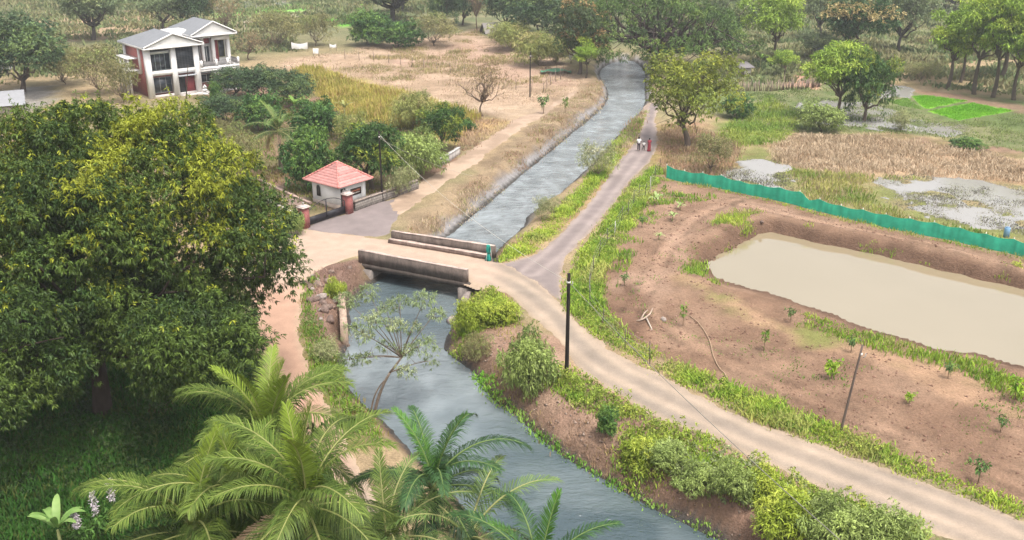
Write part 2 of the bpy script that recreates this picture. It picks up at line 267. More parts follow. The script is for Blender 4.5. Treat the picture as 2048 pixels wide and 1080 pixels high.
# ------------------------------------------------------------ ground
def axis(lo, hi, step, far_lo, far_hi, g):
    a = list(np.arange(lo, hi, step)); s = step
    while a[-1] < far_hi: s = min(s * g, 9); a.append(a[-1] + s)
    b = [lo]; s = step
    while b[-1] > far_lo: s = min(s * g, 9); b.append(b[-1] - s)
    return np.array(b[:0:-1] + a)
xs = axis(-48, 58, .33, -420, 420, 1.06); ys = axis(33, 128, .33, 4, 760, 1.025)
X, Y = np.meshgrid(xs, ys); gx, gy = X.ravel(), Y.ravel()
gz = hfun(gx, gy)
def lerp(a, b, w): return a + (b - a) * w[:, None]
def A(*c): return np.array(c)
ZN = [  # outline in the photograph, two pigments, edge softness m, edge noise m
 ([(-900, -100), (3000, -100), (3000, 60), (-900, 60)], (.11, .13, .06), (.2, .18, .1), 14, 20),
 ([(-50, 55), (250, 20), (420, 35), (300, 75), (60, 90)], (.36, .25, .16), (.28, .21, .13), 4, 6),
 ([(560, 125), (640, 108), (830, 80), (960, 62), (1050, 90), (1130, 120), (1185, 150), (1205, 185), (1165, 215), (1085, 235), (1020, 250), (900, 215), (740, 180), (600, 140)], (.37, .265, .185), (.27, .19, .125), 2, 4),
 ([(560, 140), (640, 140), (760, 175), (900, 215), (1030, 245), (900, 300), (850, 260), (700, 250), (600, 190)], (.30, .25, .09), (.36, .25, .11), 2, 3),
 ([(620, 150), (700, 160), (850, 190), (1000, 213), (1070, 205), (1080, 225), (1020, 240), (860, 210), (700, 175)], (.40, .30, .215), (.34, .25, .17), 1, 2),
 ([(840, 110), (960, 80), (1010, 100), (1100, 135), (1130, 170), (1060, 170), (900, 140), (780, 125)], (.40, .28, .205), (.33, .22, .16), 2, 3),
 ([(400, 190), (620, 150), (900, 290), (920, 320), (820, 390), (760, 400), (600, 440), (500, 440), (400, 330)], (.20, .125, .085), (.13, .12, .05), 1.5, 2),
 ([(505, 385), (600, 425), (620, 400), (560, 370), (520, 370)], (.26, .18, .15), (.22, .16, .13), .3, .3),
 ([(800, 480), (905, 490), (950, 430), (1130, 280), (1215, 205), (1205, 150), (1160, 170), (1080, 240), (900, 375), (800, 440)], (.27, .20, .125), (.19, .135, .085), 1, 1.5),
 ([(985, 505), (1040, 478), (1150, 390), (1230, 300), (1280, 235), (1300, 200), (1290, 300), (1150, 440), (1040, 525)], (.17, .18, .04), (.28, .19, .10), .6, .8),
 ([(1295, 320), (1420, 260), (1500, 190), (1700, 230), (2200, 290), (2300, 600), (2048, 505), (1340, 362)], (.17, .18, .06), (.26, .20, .11), 2, 3),
 ([(1290, 330), (1310, 250), (1400, 240), (1480, 300), (1440, 350), (1360, 360)], (.27, .16, .10), (.22, .17, .07), 1, 1.5),
 ([(1540, 285), (1590, 262), (1720, 265), (1900, 290), (2200, 350), (2200, 380), (1850, 345), (1680, 345), (1560, 325)], (.40, .28, .18), (.30, .20, .12), 1.5, 2),
 ([(1440, 245), (1520, 190), (1600, 215), (1580, 262), (1480, 275)], (.13, .19, .04), (.2, .22, .06), 2, 3),
 ([(1330, 180), (1500, 120), (1640, 120), (1780, 165), (2100, 205), (2300, 290), (2048, 310), (1900, 270), (1600, 250), (1480, 240)], (.10, .13, .045), (.17, .17, .08), 2, 3),
 ([(1590, 262), (1800, 262), (2060, 300), (2060, 316), (1800, 276), (1600, 276)], (.23, .15, .10), (.18, .14, .07), .7, .8),
 ([(1560, 150), (1600, 140), (1640, 155), (1630, 172), (1560, 172)], (.38, .22, .15), (.3, .2, .14), 1, 2),
 ([(1770, 160), (1900, 182), (2100, 215), (2100, 232), (1930, 200), (1780, 172)], (.24, .15, .10), (.2, .14, .09), 1, 1),
 ([(1740, 120), (1900, 150), (2000, 190), (1900, 180), (1740, 160)], (.36, .27, .17), (.26, .2, .1), 2, 3),
 ([(1312, 345), (1340, 363), (1440, 379), (1700, 441), (2048, 517), (2300, 575), (2500, 1100), (2048, 1020), (1700, 885), (1450, 772), (1290, 705), (1200, 640), (1165, 590), (1180, 545), (1250, 450)], (.18, .11, .072), (.245, .157, .105), .5, .8),
 ([(1220, 560), (1300, 520), (1380, 430), (1440, 395), (1550, 412), (1800, 470), (2100, 540), (2100, 560), (1800, 488), (1530, 425), (1430, 425), (1360, 520), (1330, 640), (1260, 640)], (.235, .15, .1), (.275, .18, .125), .8, 1),
 ([(1180, 620), (1260, 560), (1310, 640), (1300, 690), (1240, 680)], (.13, .075, .05), (.19, .115, .075), 1, 1),
 ([(1360, 550), (1400, 560), (1560, 640), (1700, 690), (2048, 770), (2048, 840), (1850, 760), (1600, 690), (1420, 610)], (.17, .17, .055), (.3, .19, .12), .8, 1.5),
 ([(600, 530), (720, 520), (730, 560), (690, 600), (700, 690), (640, 700), (610, 640)], (.17, .105, .08), (.25, .16, .12), .4, .6),
 ([(605, 560), (620, 640), (640, 740), (700, 830), (740, 900), (690, 900), (610, 730), (596, 650)], (.14, .16, .035), (.2, .15, .07), .5, .7),
 ([(935, 575), (1010, 585), (1045, 640), (1000, 660), (900, 650)], (.2, .22, .04), (.22, .14, .08), .6, .8),
 ([(890, 680), (1000, 650), (1115, 670), (1180, 760), (1330, 845), (1520, 925), (1700, 1010), (1900, 1120), (1500, 1150), (1300, 1050), (1060, 880), (960, 780)], (.23, .14, .10), (.30, .20, .14), .6, .8),
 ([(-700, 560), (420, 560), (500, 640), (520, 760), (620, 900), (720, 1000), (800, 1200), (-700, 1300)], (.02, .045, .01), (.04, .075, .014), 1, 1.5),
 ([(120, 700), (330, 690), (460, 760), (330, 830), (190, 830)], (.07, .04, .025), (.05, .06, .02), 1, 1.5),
 ([(-40, 195), (50, 174), (95, 172), (100, 200), (40, 240)], (.3, .27, .23), (.24, .22, .2), 1, 1.5),
 ([(430, 30), (520, 8), (640, 10), (600, 30), (460, 40)], (.16, .42, .05), (.22, .45, .1), 3, 4),
 ([(655, 42), (720, 32), (760, 50), (690, 56)], (.15, .42, .04), (.2, .4, .08), 2, 3),
 ([(330, 55), (420, 40), (560, 30), (620, 28), (500, 55)], (.4, .33, .27), (.3, .22, .15), 3, 6),
 ([(1824, 189), (1856, 187), (1937, 198), (1852, 213), (1838, 203)], (.14, .33, .02), (.18, .38, .03), .2, .2),
 ([(1858, 217), (1946, 202), (2028, 216), (1919, 236)], (.14, .33, .02), (.18, .38, .03), .2, .2),
 ([(1340, 130), (1430, 110), (1460, 160), (1420, 200), (1370, 180)], (.12, .19, .045), (.2, .22, .07), 2, 3),
]
gc = lerp(A(.20, .17, .09) + np.zeros((len(gx), 3)), A(.30, .22, .13), sst(.35, .65, fbm(gx, gy, 9, 4, 50)))
gc = lerp(gc, lerp(A(.095, .12, .05) + np.zeros((len(gx), 3)), A(.17, .16, .085), sst(.4, .7, fbm(gx, gy, 14, 4, 52))), sst(165, 215, gy))
for k, (pl, c1, c2, soft, na) in enumerate(ZN):
    pw = PP([(a, max(b, -195)) for a, b in pl]); m = (gx > pw[:, 0].min() - 25) & (gx < pw[:, 0].max() + 25) & (gy > pw[:, 1].min() - 25) & (gy < pw[:, 1].max() + 25)
    if not m.any(): continue
    x, y = gx[m], gy[m]; s = sdp(x, y, pw) + (fbm(x, y, max(na * 1.6, 1), 4, 60 + k) - .5) * 2.4 * na
    w = 1 - sst(-soft, soft, s)
    cc = lerp(A(*c1) + np.zeros((len(x), 3)), A(*c2), sst(.3, .7, fbm(x, y, 3.5, 5, 90 + k)))
    gc[m] = lerp2 = gc[m] + (cc - gc[m]) * w[:, None]
# bare banks by the water, concrete lining along the upper canal, mud round the pond
dr = sdp(gx, gy, RIVER); wb = (1 - sst(.5, 1.5, dr + (fbm(gx, gy, 1.6, 3, 3) - .5) * 1.2)) * (dr > -1)
gc = lerp(gc, np.where((gy > 84)[:, None] & (gx < 40)[:, None], A(.17, .15, .14), A(.15, .095, .065)), wb * .85)
gc = lerp(gc, A(.06, .055, .05), (1 - sst(.3, .5, dr)) * (dr > -.6))
lin = sst(.3, .5, dr) * (gy > 80) * (1 - sst(.75, 1.0, dr)) * (gx < PP([(1150, 300)], WZ)[0][0] + (gy - 110) * .35)
gc = lerp(gc, A(.25, .24, .24), lin * .8)
dp = sdp(gx, gy, POND); gc = lerp(gc, A(.125, .075, .05), 1 - sst(.5, 1.7, dp + (fbm(gx, gy, 1.5, 3, 8) - .5)))
for tl in ([(1470, 402), (1400, 425), (1340, 480), (1310, 540), (1280, 600), (1250, 660)], [(1480, 410), (1700, 455), (1900, 505), (2100, 555)], [(1280, 610), (1400, 700), (1600, 790), (1850, 890), (2100, 990)]):
    d = segd(gx, gy, smooth_poly(PP(tl), 2, False), False); wv = fbm(gx, gy, 1.1, 3, 19)
    for off in (.75,): gc = gc * (1 - .34 * np.exp(-((np.abs(d) - off) / .22) ** 2) * sst(.35, .6, wv))[:, None]; gc = lerp(gc, gc * 1.18, np.exp(-(d / .45) ** 2))
tone = fbm(gx, gy, 2.2, 4, 77); gc = gc * (.78 + .44 * tone)[:, None]
gm = MB(); ni, nj = len(ys), len(xs)
i = np.arange(ni - 1)[:, None] * nj; j = np.arange(nj - 1)[None]
gm.add(np.stack([gx, gy, gz], -1), np.stack([i + j, i + j + 1, i + nj + j + 1, i + nj + j], -1).reshape(-1, 4), c=np.clip(gc, .01, .8))
struct(gm.obj('ground', M_GROUND, smooth=True), 'earth, dry grass and field ground around the canal', 'ground')

def sheet(name, poly, step, zf, cf, margin, m, smooth=True):
    lo = poly.min(0) - 1.5; hi = poly.max(0) + 1.5
    hi = np.minimum(hi, [70, 190]); lo = np.maximum(lo, [-70, 20])
    xa = np.arange(lo[0], hi[0], step); ya = np.arange(lo[1], hi[1], step); xx, yy = np.meshgrid(xa, ya); x, y = xx.ravel(), yy.ravel()
    s = sdp(x, y, poly); n, k = xx.shape; sg = s.reshape(n, k)
    keep = (np.minimum(np.minimum(sg[:-1, :-1], sg[1:, :-1]), np.minimum(sg[:-1, 1:], sg[1:, 1:])) < margin).ravel()
    i = np.arange(n - 1)[:, None] * k; j = np.arange(k - 1)[None]
    q = np.stack([i + j, i + j + 1, i + k + j + 1, i + k + j], -1).reshape(-1, 4)[keep]
    u, inv = np.unique(q, return_inverse=True); x, y, s = x[u], y[u], s[u]
    o = MB().add(np.stack([x, y, zf(x, y, s)], -1), inv.reshape(-1, 4), c=cf(x, y, s)).obj(name, m, smooth=smooth); return o
def edge_z(h):
    return lambda x, y, s: h + .02 * (fbm(x, y, 1.2, 2, 4) - .5) - .22 * sst(-.25, .5, s + (fbm(x, y, .9, 3, 14) - .5) * .9)
def road_col(x, y, s):
    d = segd(x, y, ROADC, False); n = fbm(x, y, 2.5, 4, 41)
    pale = A(.325, .255, .195); grey = A(.2, .165, .135); red = A(.36, .22, .155)
    t = np.exp(-((d - .8) / .38) ** 2)
    c = lerp(grey + np.zeros((len(x), 3)), pale, np.clip(t * .8 + .18 + (n - .5) * .7, 0, 1))
    w = sst(-6, -11, x) * sst(74, 66, y); c = lerp(c, red, w * .9)            # the left track is redder
    ctr = PP([(560, 470), (1000, 550)]); wb = sst(66, 71, y) * sst(.0, -2.5, x) ; c = lerp(c, A(.40, .295, .225), wb * .7)
    c = lerp(c, A(.36, .27, .19), (1 - sst(.0, .6, -s)) * .6)
    return c * (.88 + .24 * fbm(x, y, .9, 3, 6))[:, None]
def path_col(x, y, s):
    d = segd(x, y, PATHC, False); c = lerp(A(.185, .152, .143) + np.zeros((len(x), 3)), A(.27, .222, .205), np.clip(np.exp(-((d - .7) / .35) ** 2) * .8 + (fbm(x, y, 2, 3, 5) - .5), 0, 1))
    return lerp(c, A(.33, .25, .18), (1 - sst(0, .5, -s)) * .5) * (.85 + .3 * fbm(x, y, .8, 3, 16))[:, None]
struct(sheet('path', PATH, .22, edge_z(.0), path_col, .45, M_ROAD), 'grey gravel path running up along the canal', 'path')
struct(sheet('driveway', DRIVE, .22, edge_z(.005), lambda x, y, s: (A(.19, .157, .15) + np.zeros((len(x), 3))) * (.8 + .4 * fbm(x, y, 1.4, 4, 3))[:, None], .45, M_ROAD), 'grey gravel forecourt before the gate', 'driveway')
struct(sheet('road', ROAD, .22, edge_z(.025), road_col, .45, M_ROAD), 'pale dusty road crossing the bridge', 'road')
tz = lambda x, y, s: hfun(x, y) + .03 - .2 * sst(-.3, .5, s + (fbm(x, y, 1.1, 3, 14) - .5) * 1.1)
struct(sheet('dirt_track', TRACK, .25, tz, lambda x, y, s: lerp(A(.27, .195, .14) + np.zeros((len(x), 3)), A(.36, .265, .195), sst(.35, .65, fbm(x, y, 2, 4, 2))), .45, M_ROAD), 'tan dirt track between the garden and the canal', 'track')
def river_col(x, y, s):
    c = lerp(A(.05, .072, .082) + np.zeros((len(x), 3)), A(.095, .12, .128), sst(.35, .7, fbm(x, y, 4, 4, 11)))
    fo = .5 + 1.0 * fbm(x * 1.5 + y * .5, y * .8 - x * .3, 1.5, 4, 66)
    return lerp(c, A(.25, .275, .285) * np.ones((len(x), 1)) * fo[:, None], sst(44, 56, y) * .5 * (1 - sst(58, 65, y) * .92) + sst(78, 86, y) * .75)  # darker stretch by the bridge: its reflection and shade painted into the water colour
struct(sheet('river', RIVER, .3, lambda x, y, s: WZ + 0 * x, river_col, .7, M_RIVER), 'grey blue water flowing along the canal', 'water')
struct(sheet('pond', POND, .5, lambda x, y, s: PZ + 0 * x, lambda x, y, s: lerp(A(.225, .185, .115) + np.zeros((len(x), 3)), A(.255, .21, .135), fbm(x, y, 6, 3, 4)), .7, M_POND), 'still muddy water of the fish pond', 'pond')
WETS = [([(1425, 352), (1450, 330), (1500, 312), (1560, 318), (1590, 330), (1585, 352), (1600, 385), (1600, 405), (1500, 384), (1440, 370)], 'grey flooded stubble patch behind the green net'),
        ([(1745, 352), (1830, 342), (1960, 352), (2200, 395), (2250, 520), (2048, 474), (1900, 440), (1770, 405)], 'wide flooded stubble field behind the green net'),
        ([(1585, 205), (1640, 190), (1770, 205), (1850, 240), (1930, 238), (1960, 265), (1860, 268), (1700, 248), (1600, 235)], 'flooded paddy beyond the two trees'),
        ([(1750, 172), (1790, 165), (1850, 182), (1800, 196), (1750, 192)], 'shallow water beside the bright seedling beds'),
        ([(-150, 95), (60, 80), (110, 120), (40, 140), (-150, 150)], 'flooded ground at the left edge'),
        ([(360, 40), (420, 14), (560, -8), (640, 0), (520, 26)], 'pale flooded field behind the house')]
for k, (pl, lb) in enumerate(WETS):
    pw = smooth_poly(PP(pl), 1); c0 = pw.mean(0); zw = float(np.median(hfun(pw[:, 0] * .5 + c0[0] * .5, pw[:, 1] * .5 + c0[1] * .5))) + .05
    lo, hi = pw.min(0), pw.max(0)
    st = .3 if k < 4 else 1.
    def zf(x, y, s, zw=zw): return zw - .8 * sst(-.6, .6, s + (fbm(x, y, 2.6, 4, 5) - .46) * 6)
    xa = np.arange(lo[0], hi[0], st); ya = np.arange(lo[1], hi[1], st); xx, yy = np.meshgrid(xa, ya); x, y = xx.ravel(), yy.ravel()
    s = sdp(x, y, pw); n, kk = xx.shape
    kp = (s.reshape(n, kk)[:-1, :-1] < .5).ravel(); i = np.arange(n - 1)[:, None] * kk; j = np.arange(kk - 1)[None]
    q = np.stack([i + j, i + j + 1, i + kk + j + 1, i + kk + j], -1).reshape(-1, 4)[kp]; u, inv = np.unique(q, return_inverse=True); x, y, s = x[u], y[u], s[u]
    struct(MB().add(np.stack([x, y, zf(x, y, s)], -1), inv.reshape(-1, 4), c=(.25, .238, .22)).obj('flooded_field', M_WET, smooth=True), lb, 'water')

# ------------------------------------------------------------ plants: generators
def unit(v): return v / (np.linalg.norm(v, axis=-1, keepdims=True) + 1e-9)
def leaf_cloud(mb, c, out, k, L, Wd, col, r, droop=.3, spread=.9):
    n = len(c); c = np.repeat(c, k, 0); out = np.repeat(out, k, 0); col = np.repeat(col, k, 0); m = n * k
    d = unit(out * .6 + unit(r.normal(size=(m, 3))) * spread + np.array([0, 0, -droop]))
    sd = unit(np.cross(d, unit(r.normal(size=(m, 3)) * .5 + np.array([0, 0, 1.])))) 
    l = L * r.uniform(.65, 1.25, (m, 1)); w = Wd * r.uniform(.7, 1.2, (m, 1)); b = c + unit(r.normal(size=(m, 3))) * L * .25
    up = np.cross(sd, d)
    v = np.stack([b, b + d * l * .5 + sd * w * .5, b + d * l + np.array([0, 0, -1.]) * l * .2, b + d * l * .5 - sd * w * .5 + up * w * .1], 1).reshape(-1, 3)
    cc = np.repeat(col * r.uniform(.6, 1.3, (m, 1)), 4, 0)
    mb.add(v, np.arange(m * 4).reshape(-1, 4), c=np.clip(cc, .005, .9))
YG = ((.17, .265, .03), (.30, .365, .05), (.10, .19, .025)); GR2 = ((.10, .19, .025), (.20, .29, .04), (.3, .3, .06)); DRY = ((.33, .25, .165), (.42, .33, .23), (.25, .19, .12)); RUST = ((.27, .175, .115), (.36, .26, .175), (.24, .2, .08))
LEAFG, GRASSG = 1.25, 1.3
def fib(n, zmin=-.6):
    i = np.arange(n) + .5; z = 1 - (1 - zmin) * i / n; a = i * 2.39996; q = np.sqrt(np.maximum(0, 1 - z * z))
    return np.stack([q * np.cos(a), q * np.sin(a), z], -1)
def bez(a, b, c, n=7):
    t = np.linspace(0, 1, n)[:, None]; return (1 - t) ** 2 * a + 2 * t * (1 - t) * b + t * t * c
def crown(lc, lr, ncl, k, L, Wd, pal, r, tip=None, ptip=.3, droop=.3, flat=1., cull=.6, spread=.9, tipf=None):
    mb = MB(); n = len(lc); pr = lr ** 2; pr = pr / pr.sum(); li = r.choice(n, ncl, p=pr)
    d = unit(r.normal(size=(ncl, 3)) + np.array([0, 0, .35])); sc = np.array([1, 1, flat])
    p = lc[li] + d * sc * lr[li][:, None] * np.where(r.random((ncl, 1)) < .07, r.uniform(1.1, 1.45, (ncl, 1)), r.uniform(.55, 1.1, (ncl, 1)))
    keep = np.ones(ncl, bool)
    for q in range(n):
        e = np.linalg.norm((p - lc[q]) / sc, axis=1) / lr[q]; keep &= ~((e < cull) & (li != q) & (r.random(ncl) < .8))
    p, d, li = p[keep], d[keep], li[keep]; pal = [A(*c) for c in pal]
    lf = r.random(n); w = np.clip(lf[li] * .6 + r.random(len(p)) * .5 - .05, 0, 1)
    col = lerp(pal[0] + np.zeros((len(p), 3)), pal[1], w) * (r.uniform(.8, 1.2, n)[li][:, None])
    if tip is not None:
        t = (r.random(n) < ptip)[li] * (d[:, 2] > -.1) * (r.random(len(p)) < .8) if tipf is None else (r.random(len(p)) < tipf(p)) * (d[:, 2] > -.2); col = lerp(col, A(*tip), t.astype(float) * r.uniform(.6, 1, len(p)))
    leaf_cloud(mb, p, d, k, L, Wd, col * LEAFG, r, droop, spread); return mb
def wood(base, fork, lc, lr, tr, nb, r, col=(.12, .09, .07), twigs=0, bend=.2):
    mb = MB(); n = 9; t = np.linspace(0, 1, n)[:, None]; f = fork
    pts = base + (f - base) * t + np.sin(t * np.pi) * A(r.normal() * bend, r.normal() * bend, 0); rr = tr * (1.25 - .55 * t[:, 0]); rr[0] *= 1.35
    mb.tube(pts, rr, 8, col)
    o = r.permutation(len(lc))[:nb]
    for q in o:
        e = lc[q]; mid = f * .45 + e * .55 + A(r.normal() * .3, r.normal() * .3, -.12 * np.linalg.norm(e - f)); mid[2] = max(mid[2], f[2] + .1)
        bp = bez(f - A(0, 0, tr * .3), mid, e, 8); bp[1:-1] += r.normal(size=(6, 3)) * .04 * np.linalg.norm(e - f)
        mb.tube(bp, np.linspace(tr * .55, tr * .1, 8), 6, col)
        for _ in range(twigs):
            s = bp[r.integers(3, 7)]; g = s + unit(r.normal(size=3) + A(0, 0, .5)) * np.linalg.norm(e - f) * r.uniform(.25, .6)
            mb.tube(bez(s, (s + g) / 2 + A(0, 0, .15), g, 5), np.linspace(tr * .16, tr * .04, 5), 4, col)
    return mb
KINDS = dict(
 mango=dict(rx=3.6, rz=3.6, zc=5.6, nl=36, lr=1.25, ncl=2300, k=6, L=.5, W=.16, pal=[(.03, .075, .018), (.075, .14, .03)], tip=(.2, .24, .03), ptip=.25, tr=.3, fork=1.8, nb=8),
 yellow=dict(rx=3.5, rz=3.2, zc=6.0, nl=44, lr=1.1, ncl=2000, k=6, L=.36, W=.12, pal=[(.11, .145, .02), (.2, .225, .03)], tip=(.26, .28, .04), ptip=.3, tr=.26, fork=2.2, nb=11, twigs=2, cull=.5),
 airy=dict(rx=3.4, rz=3.4, zc=6.2, nl=34, lr=1.15, ncl=1700, k=6, L=.42, W=.12, pal=[(.15, .24, .03), (.29, .39, .055)], tip=(.36, .44, .07), ptip=.3, tr=.2, fork=2.6, nb=12, twigs=2, flat=.55, cull=.3, col=(.16, .12, .09)),
 slim=dict(rx=2.5, rz=3.3, zc=6.6, nl=26, lr=1.05, ncl=1300, k=6, L=.42, W=.12, pal=[(.13, .22, .025), (.28, .38, .05)], tip=(.36, .43, .06), ptip=.3, tr=.2, fork=3.6, nb=10, twigs=2, flat=.6, cull=.3, col=(.10, .08, .06)),
 dark=dict(rx=3.7, rz=3.7, zc=5.6, nl=40, lr=1.25, ncl=2200, k=6, L=.45, W=.16, pal=[(.03, .06, .03), (.075, .12, .045)], tip=(.12, .17, .05), ptip=.25, tr=.25, fork=1.6, nb=6),
 grey=dict(rx=3.8, rz=3.3, zc=6.0, nl=34, lr=1.25, ncl=1500, k=6, L=.42, W=.13, pal=[(.10, .14, .075), (.18, .22, .095)], tip=(.24, .27, .11), ptip=.2, tr=.24, fork=2.2, nb=12, twigs=3, flat=.7, cull=.3, col=(.09, .075, .065)),
 cream=dict(rx=3.7, rz=3.4, zc=5.8, nl=40, lr=1.2, ncl=2200, k=6, L=.45, W=.16, pal=[(.03, .075, .025), (.06, .12, .035)], tip=(.42, .32, .14), ptip=.3, tr=.28, fork=1.8, nb=7),
 brown=dict(rx=3.7, rz=3.6, zc=5.6, nl=40, lr=1.2, ncl=2200, k=6, L=.45, W=.16, pal=[(.05, .075, .03), (.08, .12, .035)], tip=(.33, .21, .09), ptip=.5, tr=.28, fork=1.8, nb=7),
 scrub=dict(rx=4.2, rz=3.0, zc=4.6, nl=26, lr=1.4, ncl=1100, k=6, L=.4, W=.1, pal=[(.15, .15, .06), (.24, .22, .09)], tip=(.2, .24, .07), ptip=.3, tr=.12, fork=.8, nb=14, twigs=4, flat=.8, cull=.2, col=(.2, .15, .11)),
 dry=dict(rx=4.4, rz=3.2, zc=5.6, nl=30, lr=1.3, ncl=420, k=5, L=.36, W=.09, pal=[(.25, .16, .09), (.2, .17, .08)], tip=None, tr=.16, fork=2.2, nb=20, twigs=7, cull=.1, col=(.17, .12, .09)),
 bush=dict(rx=3.9, rz=4.0, zc=4.3, nl=34, lr=1.7, ncl=1500, k=6, L=.75, W=.24, pal=[(.03, .085, .02), (.075, .15, .035)], tip=(.13, .22, .04), ptip=.3, tr=.2, fork=1, nb=5),
 light_bush=dict(rx=4.6, rz=3.2, zc=3.4, nl=40, lr=1.5, ncl=1700, k=6, L=.85, W=.2, pal=[(.17, .23, .025), (.28, .34, .04)], tip=(.36, .4, .06), ptip=.3, tr=.15, fork=1, nb=5),
 sage=dict(rx=4.5, rz=3.4, zc=3.7, nl=40, lr=1.45, ncl=1500, k=6, L=.75, W=.19, pal=[(.14, .19, .05), (.25, .31, .085)], tip=(.25, .31, .09), ptip=.25, tr=.14, fork=1, nb=6, twigs=2),
 wisp=dict(rx=4.4, rz=3.6, zc=3.8, nl=30, lr=1.4, ncl=650, k=6, L=.7, W=.1, pal=[(.16, .19, .07), (.26, .27, .12)], tip=(.34, .32, .18), ptip=.4, tr=.08, fork=.5, nb=22, twigs=3, cull=.1, col=(.25, .2, .13)),
 bamboo=dict(rx=3.8, rz=3.5, zc=5.0, nl=34, lr=1.5, ncl=1700, k=6, L=.8, W=.11, pal=[(.17, .2, .05), (.28, .29, .09)], tip=(.32, .27, .11), ptip=.3, tr=.1, fork=.6, nb=22, twigs=1, droop=.7, col=(.24, .2, .1)),
)
PROTO = {}
def proto(kind, var):
    if (kind, var) in PROTO: return PROTO[kind, var]
    K = KINDS[kind]; r = np.random.default_rng(sum(map(ord, kind)) * 7 + var * 13)
    d = fib(K['nl']); ang = np.arctan2(d[:, 1], d[:, 0]); asym = 1 + .18 * np.sin(2 * ang + var * 2.1) + .1 * np.sin(3 * ang + var)
    d = unit(d + r.normal(size=d.shape) * .25)
    lc = A(0, 0, K['zc']) + d * A(K['rx'], K['rx'], K['rz']) * (r.uniform(.35, 1.0, (len(d), 1)) * asym[:, None]) + r.normal(size=d.shape) * A(.35, .35, .2)
    lr = K['lr'] * r.choice([.5, .75, 1., 1.35], len(d)) * r.uniform(.85, 1.15, len(d))
    cm = crown(lc, lr, K['ncl'], K['k'], K['L'], K['W'], K['pal'], r, K['tip'], K.get('ptip', 0), K.get('droop', .3), K.get('flat', 1), K.get('cull', .6))
    wm = wood(A(0, 0, -.3), A(r.normal() * .25, r.normal() * .25, K['fork']), lc, lr, K['tr'], K['nb'], r, K.get('col', (.12, .09, .07)), K.get('twigs', 0))
    res = (wm.mesh(kind + '_trunk', M_BARK, True), cm.mesh(kind + '_crown', M_LEAF)); PROTO[kind, var] = res; return res
def ext(kind): K = KINDS[kind]; return K['rx'] * .78 + K['lr'], K['zc'] + K['rz'] * .75 + K['lr'] * K.get('flat', 1)
def plant(name, kind, bx, by, ty, wpx, label, cat='tree', group=None, var=0, rz=None, parts=('trunk', 'crown')):
    p = G(bx, by); w = wpx * mpp(bx, by); h = hgt(bx, by, ty); ex, eh = ext(kind)
    # the crown's upper rim is seen at about its middle depth
    return plant_at(name, kind, p, w, h, label, cat, group, var, rz, parts)
def plant_at(name, kind, p, w, h, label, cat='tree', group=None, var=0, rz=None, parts=('trunk', 'crown')):
    ex, eh = ext(kind); a, b = proto(kind, var)
    o = thing(name, label, cat, p, rng.uniform(0, 6.28) if rz is None else rz, group)
    o.scale = (w / 2 / ex, w / 2 / ex, h / eh)
    link(parts[0], a, o); link(parts[1], b, o); return o

def scatter(poly, dens, thr=None, sc=3., seed=0, nz=None):
    lo, hi = poly.min(0), poly.max(0); n = int((hi - lo).prod() * dens); x = rng.uniform(lo[0], hi[0], n); y = rng.uniform(lo[1], hi[1], n)
    sd0 = sdp(x, y, poly); k = sd0 < -np.abs(rng.normal(size=n)) * .45 * min(1, (hi - lo).min() / 6)
    if thr is not None: k &= fbm(x, y, sc, 3, seed) > thr
    return np.stack([x[k], y[k]], -1)
def strip(line, half, dens, jit=.5, off=0.):
    line = np.asarray(line); e = np.diff(line, axis=0); L = np.linalg.norm(e, axis=1); n = int(L.sum() * half * 2 * dens)
    s = rng.choice(len(e), n, p=L / L.sum()); t = rng.random((n, 1)); p = line[s] + e[s] * t; nrm = np.stack([-e[s][:, 1], e[s][:, 0]], -1) / L[s][:, None]
    return p + nrm * (np.clip(rng.normal(size=(n, 1)) * jit, -1, 1) * half + off)
